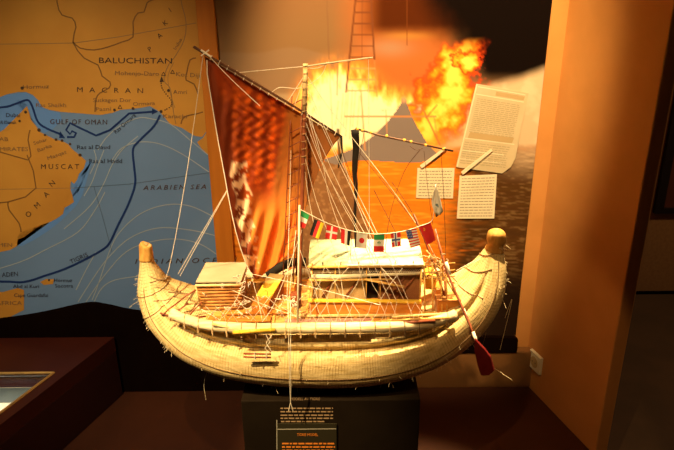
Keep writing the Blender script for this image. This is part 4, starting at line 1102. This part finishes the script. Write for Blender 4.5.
# ------------------------------------------------------------------ bunting
YFl = 1.262
cord = smoothline([(299.5, 209, YFl), (311, 215, YFl), (325, 222, YFl), (341, 228, YFl), (357, 232, YFl), (375, 234, YFl), (392, 233, YFl), (408, 230, YFl), (420, 226, YFl), (431, 221.5, YFl), (434, 212, YFl), (435.5, 196, YFl), (437, 183, YFl)], 5)
w = MB(); px(w, cord, .0008, 5); tag(w.build('bunting_cord', 'thread'), 'white cord the little national flags hang from, above the cabin roof', 'cord')
def flag(quad, pieces, label, extra=None):
    """quad: TL,TR,BR,BL in pixels; pieces: (mat, [(a,b) polygon in unit coords], level)"""
    q = quad; y = YFl + .001
    tl = P(*q[0], y)
    t_ = thing('flag', tl, label, 'flag', 'small national flags on the cord above the cabin')
    def F3(a, b_, lv=0):
        x = bil(q, a, b_); ww = .0028 * math.sin(a * 5 + q[0][0]) * (.3 + b_)
        return P(x[0], x[1], y + ww - .0004 * lv)
    def sheet(pol, lv, mat, name):
        w = MB(); 
        (a0, b0), (a1, b1) = pol
        nx = max(1, int(round((a1 - a0) * 8))); ny = max(1, int(round((b1 - b0) * 8)))
        g_ = [[w.bm.verts.new(F3(a0 + (a1 - a0) * i / nx, b0 + (b1 - b0) * j / ny, lv)) for i in range(nx + 1)] for j in range(ny + 1)]
        for j in range(ny):
            for i in range(nx): w.bm.faces.new((g_[j][i], g_[j][i + 1], g_[j + 1][i + 1], g_[j + 1][i]))
        o = w.build(name, mat, t_)
        if lv == 0: so = o.modifiers.new('thick', 'SOLIDIFY'); so.thickness = .0003
        return o
    for nm, mat, pol, lv in pieces: sheet(pol, lv, mat, nm)
    if extra: extra(t_, F3)
R_ = lambda a0, b0, a1, b1: ((a0, b0), (a1, b1))
flag([(301, 210), (309.5, 215), (304.5, 228.5), (299.5, 226.5)], [('green_stripe', 'fl_green', R_(0, 0, 1, .36), 0), ('white_stripe', 'fl_white', R_(0, .36, 1, .66), 0), ('red_stripe', 'fl_red', R_(0, .66, 1, 1), 0)], 'green, white and red striped flag nearest the mast')
flag([(314.5, 219), (324, 223.5), (318.5, 239), (309.5, 234.5)], [('black_stripe', 'fl_black', R_(0, 0, .34, 1), 0), ('red_stripe', 'fl_red', R_(.34, 0, .67, 1), 0), ('gold_stripe', 'fl_gold', R_(.67, 0, 1, 1), 0)], 'black, red and gold striped flag')
flag([(327, 225), (338, 227.5), (336.5, 240), (325, 238)], [('red_field', 'fl_red', R_(0, 0, 1, 1), 0), ('white_cross', 'fl_white', R_(0, .4, 1, .56), 1), ('white_cross', 'fl_white', R_(.4, 0, .55, 1), 2)], 'red flag with a plain white cross')
flag([(341, 228.5), (351, 231.5), (349.5, 246), (341, 243)], [('red_stripe', 'fl_red', R_(0, 0, .4, 1), 0), ('white_stripe', 'fl_white', R_(.4, 0, .68, 1), 0), ('black_stripe', 'fl_black', R_(.68, 0, 1, 1), 0)], 'red, white and black striped flag')
def disc(t_, F3):
    w = MB(); w.tri([F3(.5 + .25 * math.cos(k * PI / 10), .52 + .18 * math.sin(k * PI / 10), 1) for k in range(20)]); w.build('red_disc', 'fl_red', t_)
flag([(357, 232), (367.5, 233), (366.5, 248.5), (356, 247.5)], [('white_field', 'fl_white', R_(0, 0, 1, 1), 0)], 'white flag with a red disc', disc)
def coat(t_, F3):
    w = MB(); w.tri([F3(.5 + .16 * math.cos(k * PI / 6), .5 + .07 * math.sin(k * PI / 6), 1) for k in range(12)]); w.build('emblem', 'fl_green', t_)
flag([(374, 233.5), (384.5, 233.5), (384, 252), (373.5, 252)], [('green_stripe', 'fl_green', R_(0, 0, 1, .34), 0), ('white_stripe', 'fl_white', R_(0, .34, 1, .68), 0), ('red_stripe', 'fl_red', R_(0, .68, 1, 1), 0)], 'green, white and red flag with a small emblem, above the roof middle', coat)
flag([(390.5, 233), (400.5, 232), (401, 246), (392, 247.5)], [('red_field', 'fl_red', R_(0, 0, 1, 1), 0), ('white_cross', 'fl_white', R_(0, .36, 1, .66), 1), ('white_cross', 'fl_white', R_(.3, 0, .64, 1), 2), ('blue_cross', 'fl_blue', R_(0, .45, 1, .57), 3), ('blue_cross', 'fl_blue', R_(.40, 0, .54, 1), 4)], 'red flag with a blue cross edged in white')
flag([(405.5, 230), (416.5, 228.5), (420.5, 245), (410.5, 248)], [('red_field', 'fl_red', R_(0, 0, 1, 1), 0)] + [('white_stripe', 'fl_white', R_(0, .08 + k * .154, 1, .16 + k * .154), 1) for k in range(6)] + [('blue_canton', 'fl_blue', R_(0, 0, .5, .5), 2)] + [('white_star', 'fl_white', R_(.07 + .15 * i, .08 + .15 * j, .11 + .15 * i, .12 + .15 * j), 3) for i in range(3) for j in range(3)], 'flag with a starred blue corner and red and white stripes')
def hs(t_, F3):
    w = MB()
    pts = [(.30 + .09 * math.cos(a), .22 + .08 * math.sin(a)) for a in np.linspace(-1.9, 2.2, 12)] + [(.30 + .06 * math.cos(a), .22 + .05 * math.sin(a)) for a in np.linspace(2.2, -1.9, 12)]
    f = w.tri([F3(a, b_, 1) for a, b_ in pts]); w.tri([F3(.22, .27, 1), F3(.24, .30, 1), F3(.36, .18, 1), F3(.34, .16, 1)]); w.build('emblem', 'fl_gold', t_)
flag([(419, 227), (430.5, 221.5), (436, 240), (427, 245)], [('red_field', 'fl_red', R_(0, 0, 1, 1), 0)], 'nearly plain red flag, last of the row, with a tiny gold corner emblem', hs)
# white pennant hanging above
t_ = thing('flag', P(437, 183, YFl), 'limp white flag with pale blue, highest of the flags, before the caption card', 'flag', None)
w = MB()
def pen(u, v): return P(u, v, YFl + .003 * math.sin(u * 1.3 + v * .2))
rows = [((435.3, 184), (436.3, 184)), ((434, 192), (438, 191)), ((431.5, 200), (440, 198)), ((432, 206), (442, 207)), ((434, 211), (443, 211)), ((436, 217), (441, 214))]
g_ = [[w.bm.verts.new(pen(a[0] + (b_[0] - a[0]) * i / 6, a[1] + (b_[1] - a[1]) * i / 6)) for i in range(7)] for a, b_ in rows]
for j in range(len(g_) - 1):
    for i in range(6): w.bm.faces.new((g_[j][i], g_[j][i + 1], g_[j + 1][i + 1], g_[j + 1][i]))
o = w.build('white_field', 'fl_white', t_, smooth=True); so = o.modifiers.new('thick', 'SOLIDIFY'); so.thickness = .0004
w = MB(); w.tri([pen(436.8 + 2 * math.cos(k * PI / 6), 206 + 2.6 * math.sin(k * PI / 6)) - Vector((0, .001, 0)) for k in range(12)]); w.build('emblem', 'fl_paleblue', t_)

# ------------------------------------------------------------------ light
def spot(name, loc, target, energy, size, blend, color, rad=.02):
    l = bpy.data.lights.new(name, 'SPOT'); l.energy = energy; l.spot_size = math.radians(size); l.spot_blend = blend; l.color = color; l.shadow_soft_size = rad
    o = bpy.data.objects.new(name, l); COL.objects.link(o); o.location = loc
    o.rotation_euler = (Vector(target) - Vector(loc)).to_track_quat('-Z', 'Y').to_euler(); return o
WARM = (1, .66, .33)
spot('spot_front', (-1.05, .30, 2.75), (-.235, 1.25, .93), 560, 17.5, .75, (1, .71, .33), .02)
spot('spot_wide', (-.30, .02, 2.75), (.02, 1.30, .84), 60, 35, .15, (1, .56, .20), .008)
spot('spot_deck', (.42, 1.72, 2.8), (.25, 1.36, .95), 820, 21, .7, (1, .71, .34), .02)
spot('spot_mural', (.16, .70, 2.8), (.27, 1.965, 1.42), 450, 39, .6, (1, .68, .31), .03)
spot('spot_roof', (-.1, 1.5, 2.8), (.02, 1.34, 1.0), 160, 16, .8, (1, .72, .36), .02)
spot('spot_sail', (-.45, .10, 2.8), (0, 1.33, 1.17), 230, 17, .8, (1, .67, .32), .03)
spot('spot_map', (-1.0, -.2, 2.8), (-.74, 1.96, .72), 270, 38, 1.0, (1, .78, .46), .05)
l = bpy.data.lights.new('far_wall_fill', 'POINT'); l.energy = 42; l.color = (1, .6, .28); l.shadow_soft_size = .1  # unseen fill light added to brighten the wall beyond the pier
o = bpy.data.objects.new('far_wall_fill', l); COL.objects.link(o); o.location = (2.3, 2.0, 2.2)
wd_ = bpy.data.worlds.new('world'); S.world = wd_; wd_.use_nodes = True
bg = wd_.node_tree.nodes['Background']; bg.inputs['Color'].default_value = (1, .55, .3, 1); bg.inputs['Strength'].default_value = .014

S.view_settings.view_transform = 'Standard'; S.view_settings.look = 'None'; S.view_settings.gamma = 1; S.view_settings.use_curve_mapping = False
S.view_settings.exposure = 0
# bookkeeping helper ids are not needed once everything is placed
for o in S.objects:
    if 'base' in o.keys(): del o['base']
